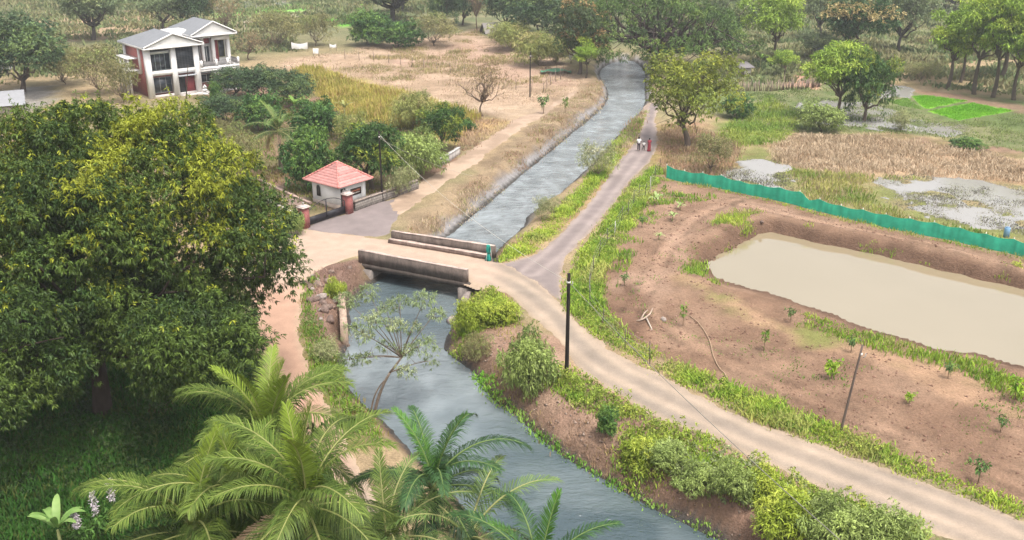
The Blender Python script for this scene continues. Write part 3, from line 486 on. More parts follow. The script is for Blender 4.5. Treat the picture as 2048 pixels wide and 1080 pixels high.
def grass(name, label, pts, h, w, pal, k=5, spread=.25, lean=.45, cat='grass', zmin=-1.45, hn=True, avoid=True, extra=None, leafy=0.):
    """tufts of blades; one mesh for what nobody could count"""
    if avoid:
        kp = np.ones(len(pts), bool)
        for pl, mg in ((ROAD, .05), (PATH, .05), (DRIVE, .05), (TRACK, .05)): kp &= sdp(pts[:, 0], pts[:, 1], pl) + (fbm(pts[:, 0], pts[:, 1], 1.5, 3, 71) - .5) * 1.1 > mg
        pts = pts[kp]
    z = hfun(pts[:, 0], pts[:, 1]); kp = z > zmin; pts, z = pts[kp], z[kp]
    n = len(pts); pn = fbm(pts[:, 0], pts[:, 1], 2.5, 3, 31); hh = (h[0] + (h[1] - h[0]) * np.clip((pn - .25) * 2 * rng.uniform(.5, 1.2, n), 0, 1)) if hn else rng.uniform(h[0], h[1], n)
    pc = fbm(pts[:, 0], pts[:, 1], 4, 3, 37); base = lerp(A(*pal[0]) + np.zeros((n, 3)), A(*pal[1]), np.clip((pc - .3) * 2.5 + rng.normal(size=n) * .2, 0, 1))
    if pal[0] == YG[0]: base = lerp(base, A(.34, .27, .13), sst(.56, .7, fbm(pts[:, 0], pts[:, 1], 3.2, 4, 43)) * .45); hh = hh * (1 - .35 * sst(.5, .65, fbm(pts[:, 0], pts[:, 1], 2.1, 3, 47)))
    if len(pal) > 2: base = lerp(base, A(*pal[2]), (rng.random(n) < .2).astype(float) * .8)
    m = n * k; b = np.repeat(np.column_stack([pts, z - .03]), k, 0); b[:, :2] += rng.normal(size=(m, 2)) * spread; c = np.repeat(base, k, 0) * rng.uniform(.75, 1.2, (m, 1)) * GRASSG
    hh = np.repeat(hh, k) * rng.uniform(.55, 1.15, m); a = rng.uniform(0, 2 * np.pi, m); ln = rng.uniform(.2, 1.2, m) * lean * hh; d = np.stack([np.cos(a), np.sin(a), 0 * a], -1)
    ws = w * rng.uniform(.6, 1.3, m); a2 = a + rng.uniform(.6, 2.5, m); sd = np.stack([np.cos(a2), np.sin(a2), 0 * a], -1) * ws[:, None] * .5; up = A(0, 0, 1.)
    mid = b + d * (ln * .35)[:, None] + up * (hh * .6)[:, None]; tip = b + d * ln[:, None] + up * hh[:, None]
    if leafy: tip[:, 2] -= leafy * hh * .5
    v = np.stack([b - sd * .7, b + sd * .7, mid + sd, mid - sd, tip], 1).reshape(-1, 3); o = np.arange(m)[:, None] * 5
    mb = MB().add(v, o + np.array([[0, 1, 2, 3]]), o + np.array([[3, 2, 4]]), c=np.repeat(np.clip(c, .005, .9), 5, 0))
    return T(mb.obj(name, M_GRASS), label, cat, kind='stuff')

# ------------------------------------------------------------ bridge
def beam(mb, x0, x1, y0, y1, z0, z1, n=14, j=.012, c=(.5, .5, .5), sh=0., ch=0.):
    """long block with slightly worn edges; ch rounds its ends down"""
    X = np.linspace(x0, x1, n + 1); r = rng.normal(size=(n + 1, 4)) * j; g = []
    for k, x in enumerate(X):
        o = sh * (x - x0); e = ch if k in (0, n) else 0
        g.append([(x, y0 + o, z0), (x, y0 + o + r[k, 0], z1 - e + r[k, 1]), (x, y1 + o + r[k, 2], z1 - e + r[k, 3]), (x, y1 + o, z0)])
    v = np.array(g).reshape(-1, 3); q = []
    for k in range(n):
        for m in range(4): a = k * 4 + m; b = k * 4 + (m + 1) % 4; q.append((a, b, b + 4, a + 4))
    q += [(3, 2, 1, 0), (n * 4, n * 4 + 1, n * 4 + 2, n * 4 + 3)]
    return mb.add(v, q, c=c)
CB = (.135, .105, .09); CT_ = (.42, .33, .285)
br = thing('bridge', 'old stained concrete bridge with low parapets carrying the dusty road over the canal', 'bridge', (-12.59, 73.62, 0), R(-26.3))
beam(MB(), -.3, 10.4, .03, 6.1, -.52, -.075, c=(.075, .06, .052)).obj('deck', M_CONC, br)
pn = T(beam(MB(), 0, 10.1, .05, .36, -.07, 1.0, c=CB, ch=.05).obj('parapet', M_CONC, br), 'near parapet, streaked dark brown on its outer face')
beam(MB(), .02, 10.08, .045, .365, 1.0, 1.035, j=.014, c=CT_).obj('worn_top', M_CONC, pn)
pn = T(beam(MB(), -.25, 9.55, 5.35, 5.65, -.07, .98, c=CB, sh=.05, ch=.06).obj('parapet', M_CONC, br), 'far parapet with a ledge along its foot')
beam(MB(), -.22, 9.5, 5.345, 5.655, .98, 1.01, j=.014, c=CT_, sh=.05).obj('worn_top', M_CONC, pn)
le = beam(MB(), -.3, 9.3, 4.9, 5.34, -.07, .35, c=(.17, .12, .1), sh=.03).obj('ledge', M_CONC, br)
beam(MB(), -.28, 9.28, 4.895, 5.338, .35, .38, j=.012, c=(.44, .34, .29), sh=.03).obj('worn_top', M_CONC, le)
for x in (.5, 9.45): beam(MB(), x, x + .8, -.25, 6.2, -2.4, -.51, 6, c=(.2, .17, .15)).obj('abutment', M_CONC, br)
w = MB(); beam(w, 0, 1.5, 0, .4, -2.2, -.55, 6, c=(.24, .2, .18)); w.obj('wing_wall', M_CONC, br, (10.2, -.3, 0), rz=R(-75))
p0 = P(683, 588); p1 = P(688, 655); d = p1 - p0; L = np.linalg.norm(d)
o = thing('retaining_wall', 'short free standing concrete wall at the left canal edge below the bridge', 'wall', (p0[0], p0[1], 0), math.atan2(d[1], d[0]))
beam(MB(), 0, L, -.25, .25, -2.2, .15, 8, .015, (.36, .26, .20)).obj('wall_block', M_CONC, o)
# teal netting bundle on the ledge end
p = P(977, 522); o = thing('net_bundle', 'bundle of teal netting propped against the end of the far bridge parapet', 'net', p)
m = MB()
for k in range(46):
    a = rng.uniform(0, 6.28); r = rng.uniform(.05, .26); z = rng.uniform(.1, .6); m.tube(bez(A(r * math.cos(a), r * math.sin(a) * .6, 0), A(r * 1.2 * math.cos(a + .5), r * math.sin(a) * .6, z * .8), A(r * .5 * math.cos(a + 2), .1, .55 + z * .3), 6), .035, 5, A(.02, .22, .18) * rng.uniform(.6, 1.5))
m.obj('folded_net', M_CLOTH, o)
m = MB()
for k in range(30):
    a = rng.uniform(0, 6.28); m.tube(bez(A(.1 * math.cos(a), .05, .6), A(.25 * math.cos(a), .12 * math.sin(a), 1.0), A(.1 * math.cos(a + 1), .05, 1.4), 6), .035, 5, A(.03, .28, .22) * rng.uniform(.6, 1.5))
m.obj('net_roll', M_CLOTH, o)
m = MB(); m.tube([(-.2, -.15, 0), (-.12, 0, .75), (-.12, .1, 1.45)], .022, 5, (.6, .6, .55)); m.tube([(.3, -.1, 0), (.22, 0, .7), (.12, .1, 1.4)], .022, 5, (.6, .6, .55)); m.obj('stake', M_WOOD, o)

# ------------------------------------------------------------ gatehouse, gate, walls
WHT = (.72, .70, .68)
gh = thing('gatehouse', 'small white gatehouse with a red tiled pyramid roof beside the driveway gate', 'gatehouse', (-16.35, 87.56, 0), R(51.6))
LX, LY, EZ = 3.3, 3.87, 2.45
m = MB(); m.box(0, LX, 0, LY, -.3, EZ, WHT); m.obj('wall', M_PAINT, gh)
m = MB(); m.box(LX - .42, LX + .03, -.05, .3, -.3, EZ - .004, WHT); m.obj('pilaster', M_PAINT, gh)
m = MB(); m.box(-.06, -.004, 0, LY, -.3, .45, (.45, .36, .3)); m.obj('plinth', M_PAINT, gh)
ov = .6; cx, cy_ = LX / 2, LY / 2
def tileroof(par):
    m = MB(); n = 9; za, zb = 4.05, EZ - .08
    def ring(t): return cx * (1 - t) + 0, [( -ov + (cx + ov) * t, -ov + (cy_ + ov) * t), (LX + ov - (cx + ov) * t, -ov + (cy_ + ov) * t), (LX + ov - (cx + ov) * t, LY + ov - (cy_ + ov) * t), (-ov + (cx + ov) * t, LY + ov - (cy_ + ov) * t)]
    for k in range(n):
        t0, t1 = k / n, min((k + 1) / n + .012, 1.); a = ring(t0)[1]; b = ring(t1)[1]; z0 = zb + (za - zb) * t0; z1 = zb + (za - zb) * t1
        for q in range(4):
            A0, A1, B0, B1 = [np.array(v) for v in (a[q], a[(q + 1) % 4], b[q], b[(q + 1) % 4])]; w = np.linalg.norm(A1 - A0); ns = max(2, int(w / .12)); s = np.linspace(0, 1, ns)
            wob = .022 * np.cos(np.arange(ns) * np.pi); lo = A0 + (A1 - A0) * s[:, None]; hi = B0 + (B1 - B0) * s[:, None]; cc = A(.42, .205, .185) * rng.uniform(.82, 1.15)
            g = np.stack([np.column_stack([lo, z0 - .02 + 0 * s]), np.column_stack([lo, z0 + .085 + wob]), np.column_stack([hi, z1 + .01 + wob * .8])])
            m.sheet(g, np.tile(cc, (3 * ns, 1)) * np.concatenate([[.8] * ns, rng.uniform(.9, 1.1, ns), rng.uniform(.9, 1.1, ns)])[:, None])
    ro = m.obj('roof', M_TILE, par)
    m = MB()
    for q, (x, y) in enumerate(ring(0)[1]):
        P0 = A(x, y, zb + .06); P1 = A(cx, cy_, za + .06)
        for k in range(12): m.tube([P0 + (P1 - P0) * (k / 12), P0 + (P1 - P0) * ((k + 1.1) / 12) + A(0, 0, .0)], [.10, .075], 8, A(.55, .22, .19) * rng.uniform(.85, 1.15))
    m.obj('ridge_tiles', M_TILE, ro)
    m = MB(); m.box(-ov + .05, LX + ov - .05, -ov + .05, LY + ov - .05, zb - .06, zb - .02, (.25, .2, .18)); m.obj('soffit', M_PAINT, ro)
tileroof(gh)
m = MB(); t = np.linspace(0, np.pi, 9); yc, hw = 2.95, .3
prof = [(yc - hw, .85)] + [(yc - hw * math.cos(a), 1.65 + hw * 1.1 * math.sin(a)) for a in t] + [(yc + hw, .85)]
v = [(-.012, y, z) for y, z in prof] + [(.05, y, z) for y, z in prof] + [(-.012, yc, 1.4)]; n = len(prof); b = 2 * n
m.add(v, [(k, (k + 1) % n, n + (k + 1) % n, n + k) for k in range(n)], [(b, (k + 1) % n, k) for k in range(n)], (.02, .018, .018))
wd = m.obj('window', M_GLASS, gh)
m = MB(); m.tube([(-.02, y, z) for y, z in prof], .03, 5, (.5, .48, .46)); m.tube([(-.02, yc, .85), (-.02, yc, 1.98)], .015, 4, (.1, .08, .07)); m.obj('frame', M_PAINT, wd)
m = MB(); m.box(.15, .75, -.012, .05, .3, 2.0, (.02, .018, .018)); dr_ = m.obj('doorway', M_GLASS, gh)
m = MB(); m.tube([(.45, -.1, 1.55), (.45, -.1, 1.68), (.45, -.1, 1.85), (.45, -.1, 1.95)], [.06, .14, .13, .04], 8, (.5, .48, .45)); m.obj('lamp', M_PAINT, gh)
m = MB(); m.box(1.4, 2.75, -.05, -.004, 1.05, 1.72, (.05, .03, .025)); pq = m.obj('plaque', M_WOOD, gh)
m = MB(); m.box(1.46, 2.69, -.058, -.052, 1.11, 1.66, (.10, .055, .04)); m.obj('panel', M_WOOD, pq)
m = MB(); x = 1.6
for k in range(8): m.box(x, x + rng.uniform(.06, .11), -.066, -.06, 1.42, 1.42 + rng.uniform(.1, .15), (.50, .17, .09)); x += .125
m.obj('upper_lettering', M_PAINT, pq); m = MB(); x = 1.68
for k in range(7): m.box(x, x + rng.uniform(.06, .1), -.066, -.06, 1.2, 1.2 + rng.uniform(.08, .13), (.6, .55, .48)); x += .125
m.obj('lower_lettering', M_PAINT, pq)

def pier(px, py, topy, label):
    p = P(px, py); h = hgt(px, py, topy); o = thing('gate_pier', label, 'gate pier', (p[0], p[1], 0), R(55), 'brick piers of the driveway gate')
    MB().box(-.34, .34, -.34, .34, -.2, h - .12, (.3, .06, .055)).obj('brick_shaft', M_BRICK, o)
    m = MB(); m.box(-.46, .46, -.46, .46, h - .12, h - .03, (.5, .42, .38)); m.box(-.36, .36, -.36, .36, h - .03, h + .05, (.5, .42, .38)); m.obj('cap', M_PAINT, o)
    m = MB(); m.tube([(0, 0, h + .05), (0, 0, h + .2), (0, 0, h + .3), (0, 0, h + .36)], [.03, .05, .09, .03], 8, (.3, .28, .26)); m.obj('finial', M_METAL, o)
    return p, h
p0, h0 = pier(610, 455, 412, 'red brick gate pier with a pale cap at the hedge end of the gate')
p1, h1 = pier(697, 426, 386, 'red brick gate pier standing against the white gatehouse')
d = p1 - p0; L = math.hypot(d[0], d[1]) - .8; d = d / np.linalg.norm(d); a0 = p0 + d * .4
gt = thing('driveway_gate', 'black iron double gate with an arched top between two red brick piers', 'gate', (a0[0], a0[1], .08), math.atan2(d[1], d[0]))
def gtop(x): return 1.2 + .75 * math.sin(math.pi * x / L) ** .8
for lf in (0, 1):
    xa, xb = (0.02, L / 2 - .02) if lf == 0 else (L / 2 + .02, L - .02)
    m = MB(); K = (.02, .018, .02)
    m.tube([(x, 0, gtop(x)) for x in np.linspace(xa, xb, 12)], .035, 6, K)
    for x in (xa, xb): m.tube([(x, 0, 0), (x, 0, gtop(x))], .04, 6, K)
    m.tube([(xa, 0, .72), (xb, 0, .72)], .03, 5, K); m.tube([(xa, 0, .03), (xb, 0, .03)], .03, 5, K)
    g = m.obj('gate_leaf', M_METAL, gt)
    m = MB()
    for x in np.linspace(xa + .1, xb - .1, 15): m.tube([(x, 0, .7), (x, 0, gtop(x))], .011, 4, (.06, .05, .05))
    m.obj('bars', M_METAL, g)
    MB().box(xa, xb, -.015, .015, .03, .72, (.018, .016, .02)).obj('sheet_panel', M_METAL, g)
def wall_line(name, label, px, h, th, m_, c, coping=None, cat='wall', z0=-.4):
    pts = PP(px); o = thing(name, label, cat, (*pts[0], 0)); m = MB(); mc = MB()
    for k in range(len(pts) - 1):
        a, b = pts[k] - pts[0], pts[k + 1] - pts[0]; e = b - a; nn = np.array([-e[1], e[0]]) / np.linalg.norm(e) * th / 2
        for mm, z1, z2, f in ((m, z0, h, 1.), (mc, h, h + .09, 1.25)):
            if mm is mc and coping is None: continue
            q = [a - nn * f, b - nn * f, b + nn * f, a + nn * f]
            S_ = max(2, int(np.linalg.norm(e) / .4)); t = np.linspace(0, 1, S_ + 1)[:, None]
            ring = np.stack([np.column_stack([a - nn * f + e * t, 0 * t + z1]), np.column_stack([a - nn * f + e * t, z2 + rng.normal(size=t.shape) * .015]), np.column_stack([a + nn * f + e * t, z2 + rng.normal(size=t.shape) * .015]), np.column_stack([a + nn * f + e * t, 0 * t + z1])], 1)
            v = ring.reshape(-1, 3); qd = [(i * 4 + w, i * 4 + (w + 1) % 4, i * 4 + 4 + (w + 1) % 4, i * 4 + 4 + w) for i in range(S_) for w in range(4)] + [(0, 1, 2, 3), (S_ * 4 + 3, S_ * 4 + 2, S_ * 4 + 1, S_ * 4)]
            mm.add(v, qd, c=c if mm is m else coping)
    m.obj('wall_body', m_, o)
    if coping is not None: mc.obj('coping', M_CONC, o)
    return o
wall_line('stone_wall', 'coursed grey stone boundary wall running right from the gate behind a utility pole', [(708, 422), (740, 410), (770, 400), (805, 388), (835, 377)], .85, .36, M_WALLSTONE, (.3, .26, .23), (.26, .21, .18))
wall_line('concrete_wall', 'short weathered concrete wall end beside the dirt track', [(878, 333), (895, 323), (918, 308)], .75, .3, M_CONC, (.34, .31, .29), (.42, .4, .38))
wall_line('low_wall', 'low plastered wall leading to the left gate pier', [(603, 446), (560, 422), (505, 396)], .5, .3, M_CONC, (.36, .3, .27), (.5, .43, .38))
wall_line('garden_kerb', 'thin red brown kerb edging the garden behind the low wall', [(622, 411), (570, 388), (515, 362)], .22, .25, M_CONC, (.3, .2, .17), (.38, .27, .23))

# ------------------------------------------------------------ villa
vh = thing('villa', 'two storey white villa with red brick walls and grey gabled roofs', 'house', (-53.18, 141.2, 0), R(40.15))
DK = (.025, .03, .038); GR = (.17, .175, .185)
def roof(name, x0, x1, y0, y1, ze, zr, yb, par):
    xm = (x0 + x1) / 2; t = .12; m = MB()
    for dz, fl in ((0, 0), (-t, 1)):
        v = [(x0, y0, ze + dz), (x1, y0, ze + dz), (x1, y1, ze + dz), (x0, y1, ze + dz), (xm, y0, zr + dz), (xm, yb, zr + dz)]
        q = [(0, 4, 5, 3), (1, 2, 5, 4)]; tr = [(2, 3, 5)]
        if fl: q = [f[::-1] for f in q]; tr = [f[::-1] for f in tr]
        m.add(v, q, tr, GR)
    r = m.obj(name, M_ROOF, par)
    f = MB()
    for a, b in (((x0, y0, ze), (xm, y0, zr)), ((xm, y0, zr), (x1, y0, ze))):
        a, b = A(*a), A(*b); n = A(0, -.09, 0); u = A(0, 0, .17)
        f.add([a - u, b - u, b + u * .3, a + u * .3, a - u + n, b - u + n, b + u * .3 + n, a + u * .3 + n], [(0, 1, 2, 3), (7, 6, 5, 4), (0, 4, 5, 1), (3, 2, 6, 7)], c=WHT)
    f.box(x0, x1, y0 - .10, y0 + .5, ze - .36, ze - .14, WHT); f.box(x0 + .02, x0 + .14, y0 + .5, y1, ze - .3, ze - .02, WHT); f.box(x1 - .14, x1 - .02, y0 + .5, y1, ze - .3, ze - .02, WHT); f.box(x0, x1, y1 - .12, y1 + .02, ze - .3, ze - .02, WHT)
    f.obj('fascia', M_PAINT, r)
    g = MB(); g.add([(x0 + .4, y0 + .14, ze - .14), (x1 - .4, y0 + .14, ze - .14), (xm, y0 + .14, zr - .2), (x0 + .4, y0 + .3, ze - .14), (x1 - .4, y0 + .3, ze - .14), (xm, y0 + .3, zr - .2)], [], [(0, 1, 2), (5, 4, 3)], (.6, .59, .57)); g.obj('gable', M_PAINT, r)
    return r
MB().box(.25, 7.9, .75, 9.0, -.5, 7.1, (.3, .06, .055)).obj('wall', M_BRICK, vh)
MB().box(8.0, 14.0, 3.6, 11, -.5, 7.95, WHT).obj('wall', M_PAINT, vh)
MB().box(7.92, 13.2, 1.1, 3.58, -.5, 3.05, (.3, .06, .055)).obj('wall', M_BRICK, vh)
MB().box(.28, 7.88, .35, .74, -.5, .3, (.5, .47, .44)).obj('plinth', M_PAINT, vh)
roof('roof', -.45, 8.75, -.7, 9.7, 7.45, 9.2, 6.2, vh)
roof('roof', 7.6, 15.0, 1.2, 11.4, 8.35, 10.2, 8.2, vh)
for x0, x1, y0, y1, z0, z1 in ((-.05, .72, -.1, .7, -.5, 7.12), (3.75, 4.5, -.1, .7, -.5, 7.12), (7.2, 8.0, -.1, 1.0, -.5, 7.12), (.02, .3, 2.6, 3.1, 3.3, 7.11), (.02, .3, 8.5, 9.1, -.5, 7.11), (9.75, 10.15, 2.7, 3.3, 3.7, 7.6), (11.3, 11.75, 2.4, 3.1, 3.7, 7.98), (13.75, 14.2, 2.4, 3.1, -.5, 7.98), (13.8, 14.15, -.2, .3, -.5, 3.1)):
    MB().box(x0, x1, y0, y1, z0, z1, WHT).obj('column', M_PAINT, vh)
MB().box(.73, 7.19, -.06, .34, 3.2, 3.85, WHT).obj('floor_band', M_PAINT, vh)
MB().box(.06, .24, 3.11, 8.49, 3.15, 3.6, WHT).obj('floor_band', M_PAINT, vh)
MB().box(11.3, 14.2, 2.38, 3.12, 7.2, 7.97, WHT).obj('lintel', M_PAINT, vh)
MB().box(10.2, 11.28, 3.3, 3.59, 6.7, 7.8, (.26, .05, .055)).obj('red_panel', M_PAINT, vh)
MB().box(11.78, 12.6, 3.3, 3.59, 3.8, 7.1, (.22, .045, .05)).obj('red_panel', M_PAINT, vh)
MB().box(5.75, 7.15, .5, .74, 0, 2.6, (.26, .05, .055)).obj('red_panel', M_PAINT, vh)
def window(x0, x1, y, z0, z1, nb, fr=(.45, .45, .44), nh=1, par=vh):
    w = MB().box(x0, x1, y, y + .06, z0, z1, DK).obj('window', M_GLASS, par); f = MB(); t = .05
    for x in np.linspace(x0, x1 - t, nb + 1): f.box(x, x + t, y - .05, y - .003, z0, z1, fr)
    for z in np.linspace(z0, z1 - t, nh + 1): f.box(x0, x1, y - .062, y - .052, z, z + t, fr)
    f.obj('frame', M_PAINT, w); return w
window(.75, 3.72, .45, 3.9, 6.3, 4, (.30, .36, .36)); window(.75, 3.72, .55, 6.7, 7.08, 1, (.05, .05, .05))
MB().box(.73, 3.74, .2, .7, 6.34, 6.66, (.55, .57, .55)).obj('lintel', M_PAINT, vh)
window(4.52, 7.18, .1, 3.9, 7.08, 6, (.06, .065, .075), 13); window(8.15, 9.6, 3.45, 3.8, 6.9, 3, (.16, .16, .17), 4); window(10.25, 11.2, 3.45, 3.8, 6.3, 2, WHT, 1); window(12.65, 13.7, 3.4, 4.4, 7.0, 1, (.3, .28, .1), 1)
window(8.4, 10.1, 1.0, 1.3, 2.5, 2, (.7, .68, .66)); window(.9, 3.6, .45, .6, 2.9, 3, (.3, .3, .3))
MB().box(4.6, 5.65, .45, .74, 0, 2.5, (.04, .035, .035)).obj('door', M_WOOD, vh)
MB().box(12.3, 13.15, 1.0, 1.09, 0, 2.2, (.03, .2, .16)).obj('door', M_WOOD, vh)
MB().box(4.5, 7.2, -.5, .34, 2.75, 2.9, (.36, .37, .39)).obj('canopy', M_ROOF, vh)
MB().box(7.95, 10.2, .2, 1.08, 2.75, 2.88, (.36, .37, .39)).obj('canopy', M_ROOF, vh)
m = MB(); m.box(8.02, 14.2, -.35, 3.58, 3.07, 3.3, WHT); m.box(8.02, 14.2, -.36, -.2, 3.3, 3.72, WHT); m.box(14.05, 14.2, -.19, 2.38, 3.3, 3.72, WHT); bal = m.obj('balcony', M_PAINT, vh)
for x in (8.05, 10.4, 12.2, 13.95): MB().box(x, x + .3, -.38, -.1, 3.72, 4.75, WHT).obj('post', M_PAINT, bal)
m = MB()
for x0, x1 in ((8.35, 10.4), (10.7, 12.2), (12.5, 13.95)):
    for x in np.arange(x0, x1, .14): m.box(x, x + .035, -.3, -.26, 3.72, 4.5, (.16, .15, .15))
    m.box(x0, x1, -.32, -.24, 4.5, 4.57, (.14, .13, .13))
for y in np.arange(0, 2.3, .14): m.box(14.1, 14.14, y, y + .035, 3.72, 4.5, (.16, .15, .15))
m.box(14.08, 14.16, -.1, 2.35, 4.5, 4.57, (.14, .13, .13)); m.obj('railing', M_METAL, bal)
m = MB(); x0, x1, y0, y1 = 9.9, 13.0, -3.0, 1.06
for dz, s in ((0, 1), (-.1, -1)):
    q = [(0, 4, 5, 3), (1, 2, 5, 4)]; m.add([(x0, y0, 2.75 + dz), (x1, y0, 2.75 + dz), (x1, y1, 2.75 + dz), (x0, y1, 2.75 + dz), (11.45, y0, 3.5 + dz), (11.45, y1, 3.5 + dz)], [f[::s] for f in q], c=(.28, .27, .28))
pr = m.obj('porch_roof', M_ROOF, vh); m = MB()
for x in (10.1, 12.65): m.box(x, x + .2, -2.8, -2.6, -.3, 2.75, WHT)
m.add([(10.0, -2.95, 2.68), (12.9, -2.95, 2.68), (11.45, -2.95, 3.4)], [], [(0, 1, 2)], (.06, .04, .04)); m.obj('porch_posts', M_PAINT, pr)
m = MB(); m.box(5.4, 8.3, 4.4, 7.2, 7.2, 8.9, WHT); m.obj('roof_room', M_PAINT, vh)
m = MB(); m.box(7.9, 11.2, 2.3, 3.9, 7.62, 7.82, WHT); cn = m.obj('canopy', M_PAINT, vh); m = MB()
for z in (8.2, 8.6): m.tube([(8.8, 3.6, z), (8.8, 2.4, z), (10.6, 2.4, z)], .025, 4, (.1, .1, .1))
for x, y in ((8.8, 3.6), (8.8, 2.4), (9.7, 2.4), (10.6, 2.4)): m.tube([(x, y, 7.8), (x, y, 8.62)], .025, 4, (.1, .1, .1))
m.obj('railing', M_METAL, cn)
m = MB(); m.box(-1.5, .24, 3.4, 8.4, 3.6, 3.8, WHT)
for y in (3.5, 5.0, 6.6, 8.1): m.box(-1.45, -1.2, y, y + .22, -.5, 5.4, WHT)
m.box(-1.5, .2, 3.3, 8.5, 5.4, 5.55, WHT); m.box(-1.46, -1.24, 3.72, 8.1, 4.5, 4.6, WHT); m.obj('side_veranda', M_PAINT, vh)
m = MB(); m.box(4.4, 13.2, -1.2, .33, -.5, .12, (.5, .45, .42)); m.box(6.6, 9.6, -2.6, -1.21, -.5, .05, (.5, .43, .39)); m.obj('terrace', M_CONC, vh)
# white tiered ornament by the villa door
c_, s_ = math.cos(R(40.15)), math.sin(R(40.15)); q = A(-53.18 + 7.6 * c_ + 1.9 * s_, 141.2 + 7.6 * s_ - 1.9 * c_, 0)
o = thing('garden_ornament', 'white tiered garden fountain in front of the villa', 'ornament', q)
m = MB(); m.tube([(0, 0, 0), (0, 0, .25), (0, 0, .3), (0, 0, .6), (0, 0, .65), (0, 0, .7), (0, 0, 1.0), (0, 0, 1.05), (0, 0, 1.1), (0, 0, 1.4), (0, 0, 1.5)], [.5, .5, .2, .18, .45, .38, .12, .32, .26, .08, .02], 12, WHT); m.obj('tiers', M_PAINT, o, smooth=False)

# ------------------------------------------------------------ poles and wires
def pole(px, py, topy, label, r=.11, col=(.022, .017, .015), lean=(0, 0), m_=M_WOOD, ins=True, group=None):
    p = G(px, py); h = hgt(px, py, topy); o = thing('utility_pole', label, 'utility pole', p, 0, group)
    MB().tube([(lean[0] * t, lean[1] * t, -.3 + (h + .3) * t) for t in np.linspace(0, 1, 8)], np.linspace(r * 1.12, r * .82, 8), 8, col).obj('shaft', m_, o)
    if ins:
        m = MB(); m.tube([(lean[0] - .0, lean[1], h - .62), (lean[0], lean[1], h - .5)], r * 1.06, 8, (.55, .53, .5)); m.obj('band', M_METAL, o)
        m = MB(); m.tube([(lean[0] + .1, lean[1] - .02, h - .75), (lean[0] + .24, lean[1] - .02, h - .68), (lean[0] + .24, lean[1] - .02, h - .5)], .03, 5, (.3, .28, .26)); m.obj('insulator', M_METAL, o)
    return p + A(lean[0], lean[1], h)
TB = pole(1133, 757, 547, 'tall black iron pole standing beside the dusty road at the junction', .12)
TA = pole(765, 403, 262, 'dark pole beside the gatehouse and the stone wall', .09)
TC = pole(1060, 194, 104, 'distant dark pole on the dry field edge beside the canal track', .09)
pole(1680, 864, 690, 'thin leaning grey post in the grass at the edge of the orchard', .07, (.13, .10, .085), (.55, 0), ins=True)
def cable(a, b, sag, r, label, col=(.45, .4, .36), ext=1.):
    t = np.linspace(0, ext, 40)[:, None]; pts = a + (b - a) * t - A(0, 0, 1) * 4 * sag * t * (1 - t)
    o = MB().tube(pts - pts[0], r, 5, col).obj('cable', M_METAL, None, pts[0]); T(o, label, 'cable')
cable(TA - A(0, 0, .3), TB - A(0, 0, .55), 1.0, .013, 'pale cable strung from the gatehouse pole to the junction pole', (.5, .46, .4))
cable(TB - A(0, 0, .55), P(1760, 1150, 6.4), .35, .017, 'dark cable running from the junction pole over the lower road', (.2, .18, .16))
for dz in (.7,): cable(TA - A(0, 0, dz), P(945, 352, 0), .4, .012, 'thin stay wire from the gatehouse pole down to the dirt track', (.36, .33, .28))

# ------------------------------------------------------------ fences
def poly_at(line, step):
    line = np.asarray(line); e = np.diff(line, axis=0); L = np.linalg.norm(e, axis=1); cum = np.concatenate([[0], np.cumsum(L)]); s = np.arange(0, cum[-1], step)
    k = np.clip(np.searchsorted(cum, s, side='right') - 1, 0, len(e) - 1); return line[k] + e[k] * ((s - cum[k]) / L[k])[:, None]
M_NET = mat('green_net', .8, 1.2, .22, .15, 10, .1, trans=.5)
npst = poly_at(NET, 2.15); b0 = A(*npst[0], 0)
nf = thing('net_fence', 'long sagging green shade net fence between the fish pond and the flooded field', 'fence', b0)
hz = hfun(npst[:, 0], npst[:, 1]); NH = [1.3 + rng.normal() * .08 for _ in npst]
for p, z, h in zip(npst, hz, NH):
    MB().tube([(p[0] - b0[0], p[1] - b0[1] + .05, z - .2), (p[0] - b0[0] + rng.normal() * .04, p[1] - b0[1] + .05, z + h + .14)], .042, 6, (.5, .45, .38)).obj('post', M_WOOD, nf)
m = MB(); g = []
for k in range(len(npst) - 1):
    for t in np.linspace(0, 1, 10, endpoint=k == len(npst) - 2):
        p = npst[k] * (1 - t) + npst[k + 1] * t; z = hz[k] * (1 - t) + hz[k + 1] * t; h = NH[k] * (1 - t) + NH[k + 1] * t - .14 * math.sin(math.pi * t)
        if k == 7: h -= .35 * max(0, 1 - abs(t - .5) * 2.4)
        pp = math.sin(math.pi * t); w = rng.normal() * .012
        e = npst[k + 1] - npst[k]; nn = np.array([e[1], -e[0]]) / np.linalg.norm(e)
        g.append([np.append(p - b0[:2] + nn * (w + .10 * pp * math.sin(q / 5 * 3.1) + .05), z - .02 + (h + .02) * q / 5) for q in range(6)])
g = np.array(g); cc = np.tile(A(.05, .46, .30), (g.shape[0] * 6, 1)) * (.85 + .3 * rng.random((g.shape[0], 1)).repeat(6, 0)); m.sheet(g, cc); m.obj('net', M_NET, nf, smooth=True)
MB().tube(g[:, 5], .018, 5, (.06, .42, .26)).obj('top_rope', M_CLOTH, nf)
pf = [(1318, 344), (1310, 360), (1300, 386), (1289, 399), (1277, 400), (1267, 413), (1256, 434), (1243, 448), (1229, 474), (1214, 490), (1199, 515), (1186, 545), (1178, 580), (1180, 618), (1205, 655), (1250, 700), (1300, 728)]
pw = [G(*a) for a in pf]; o = thing('wire_fence', 'row of thin wire fence posts in the tall grass along the orchard edge', 'fence', pw[0])
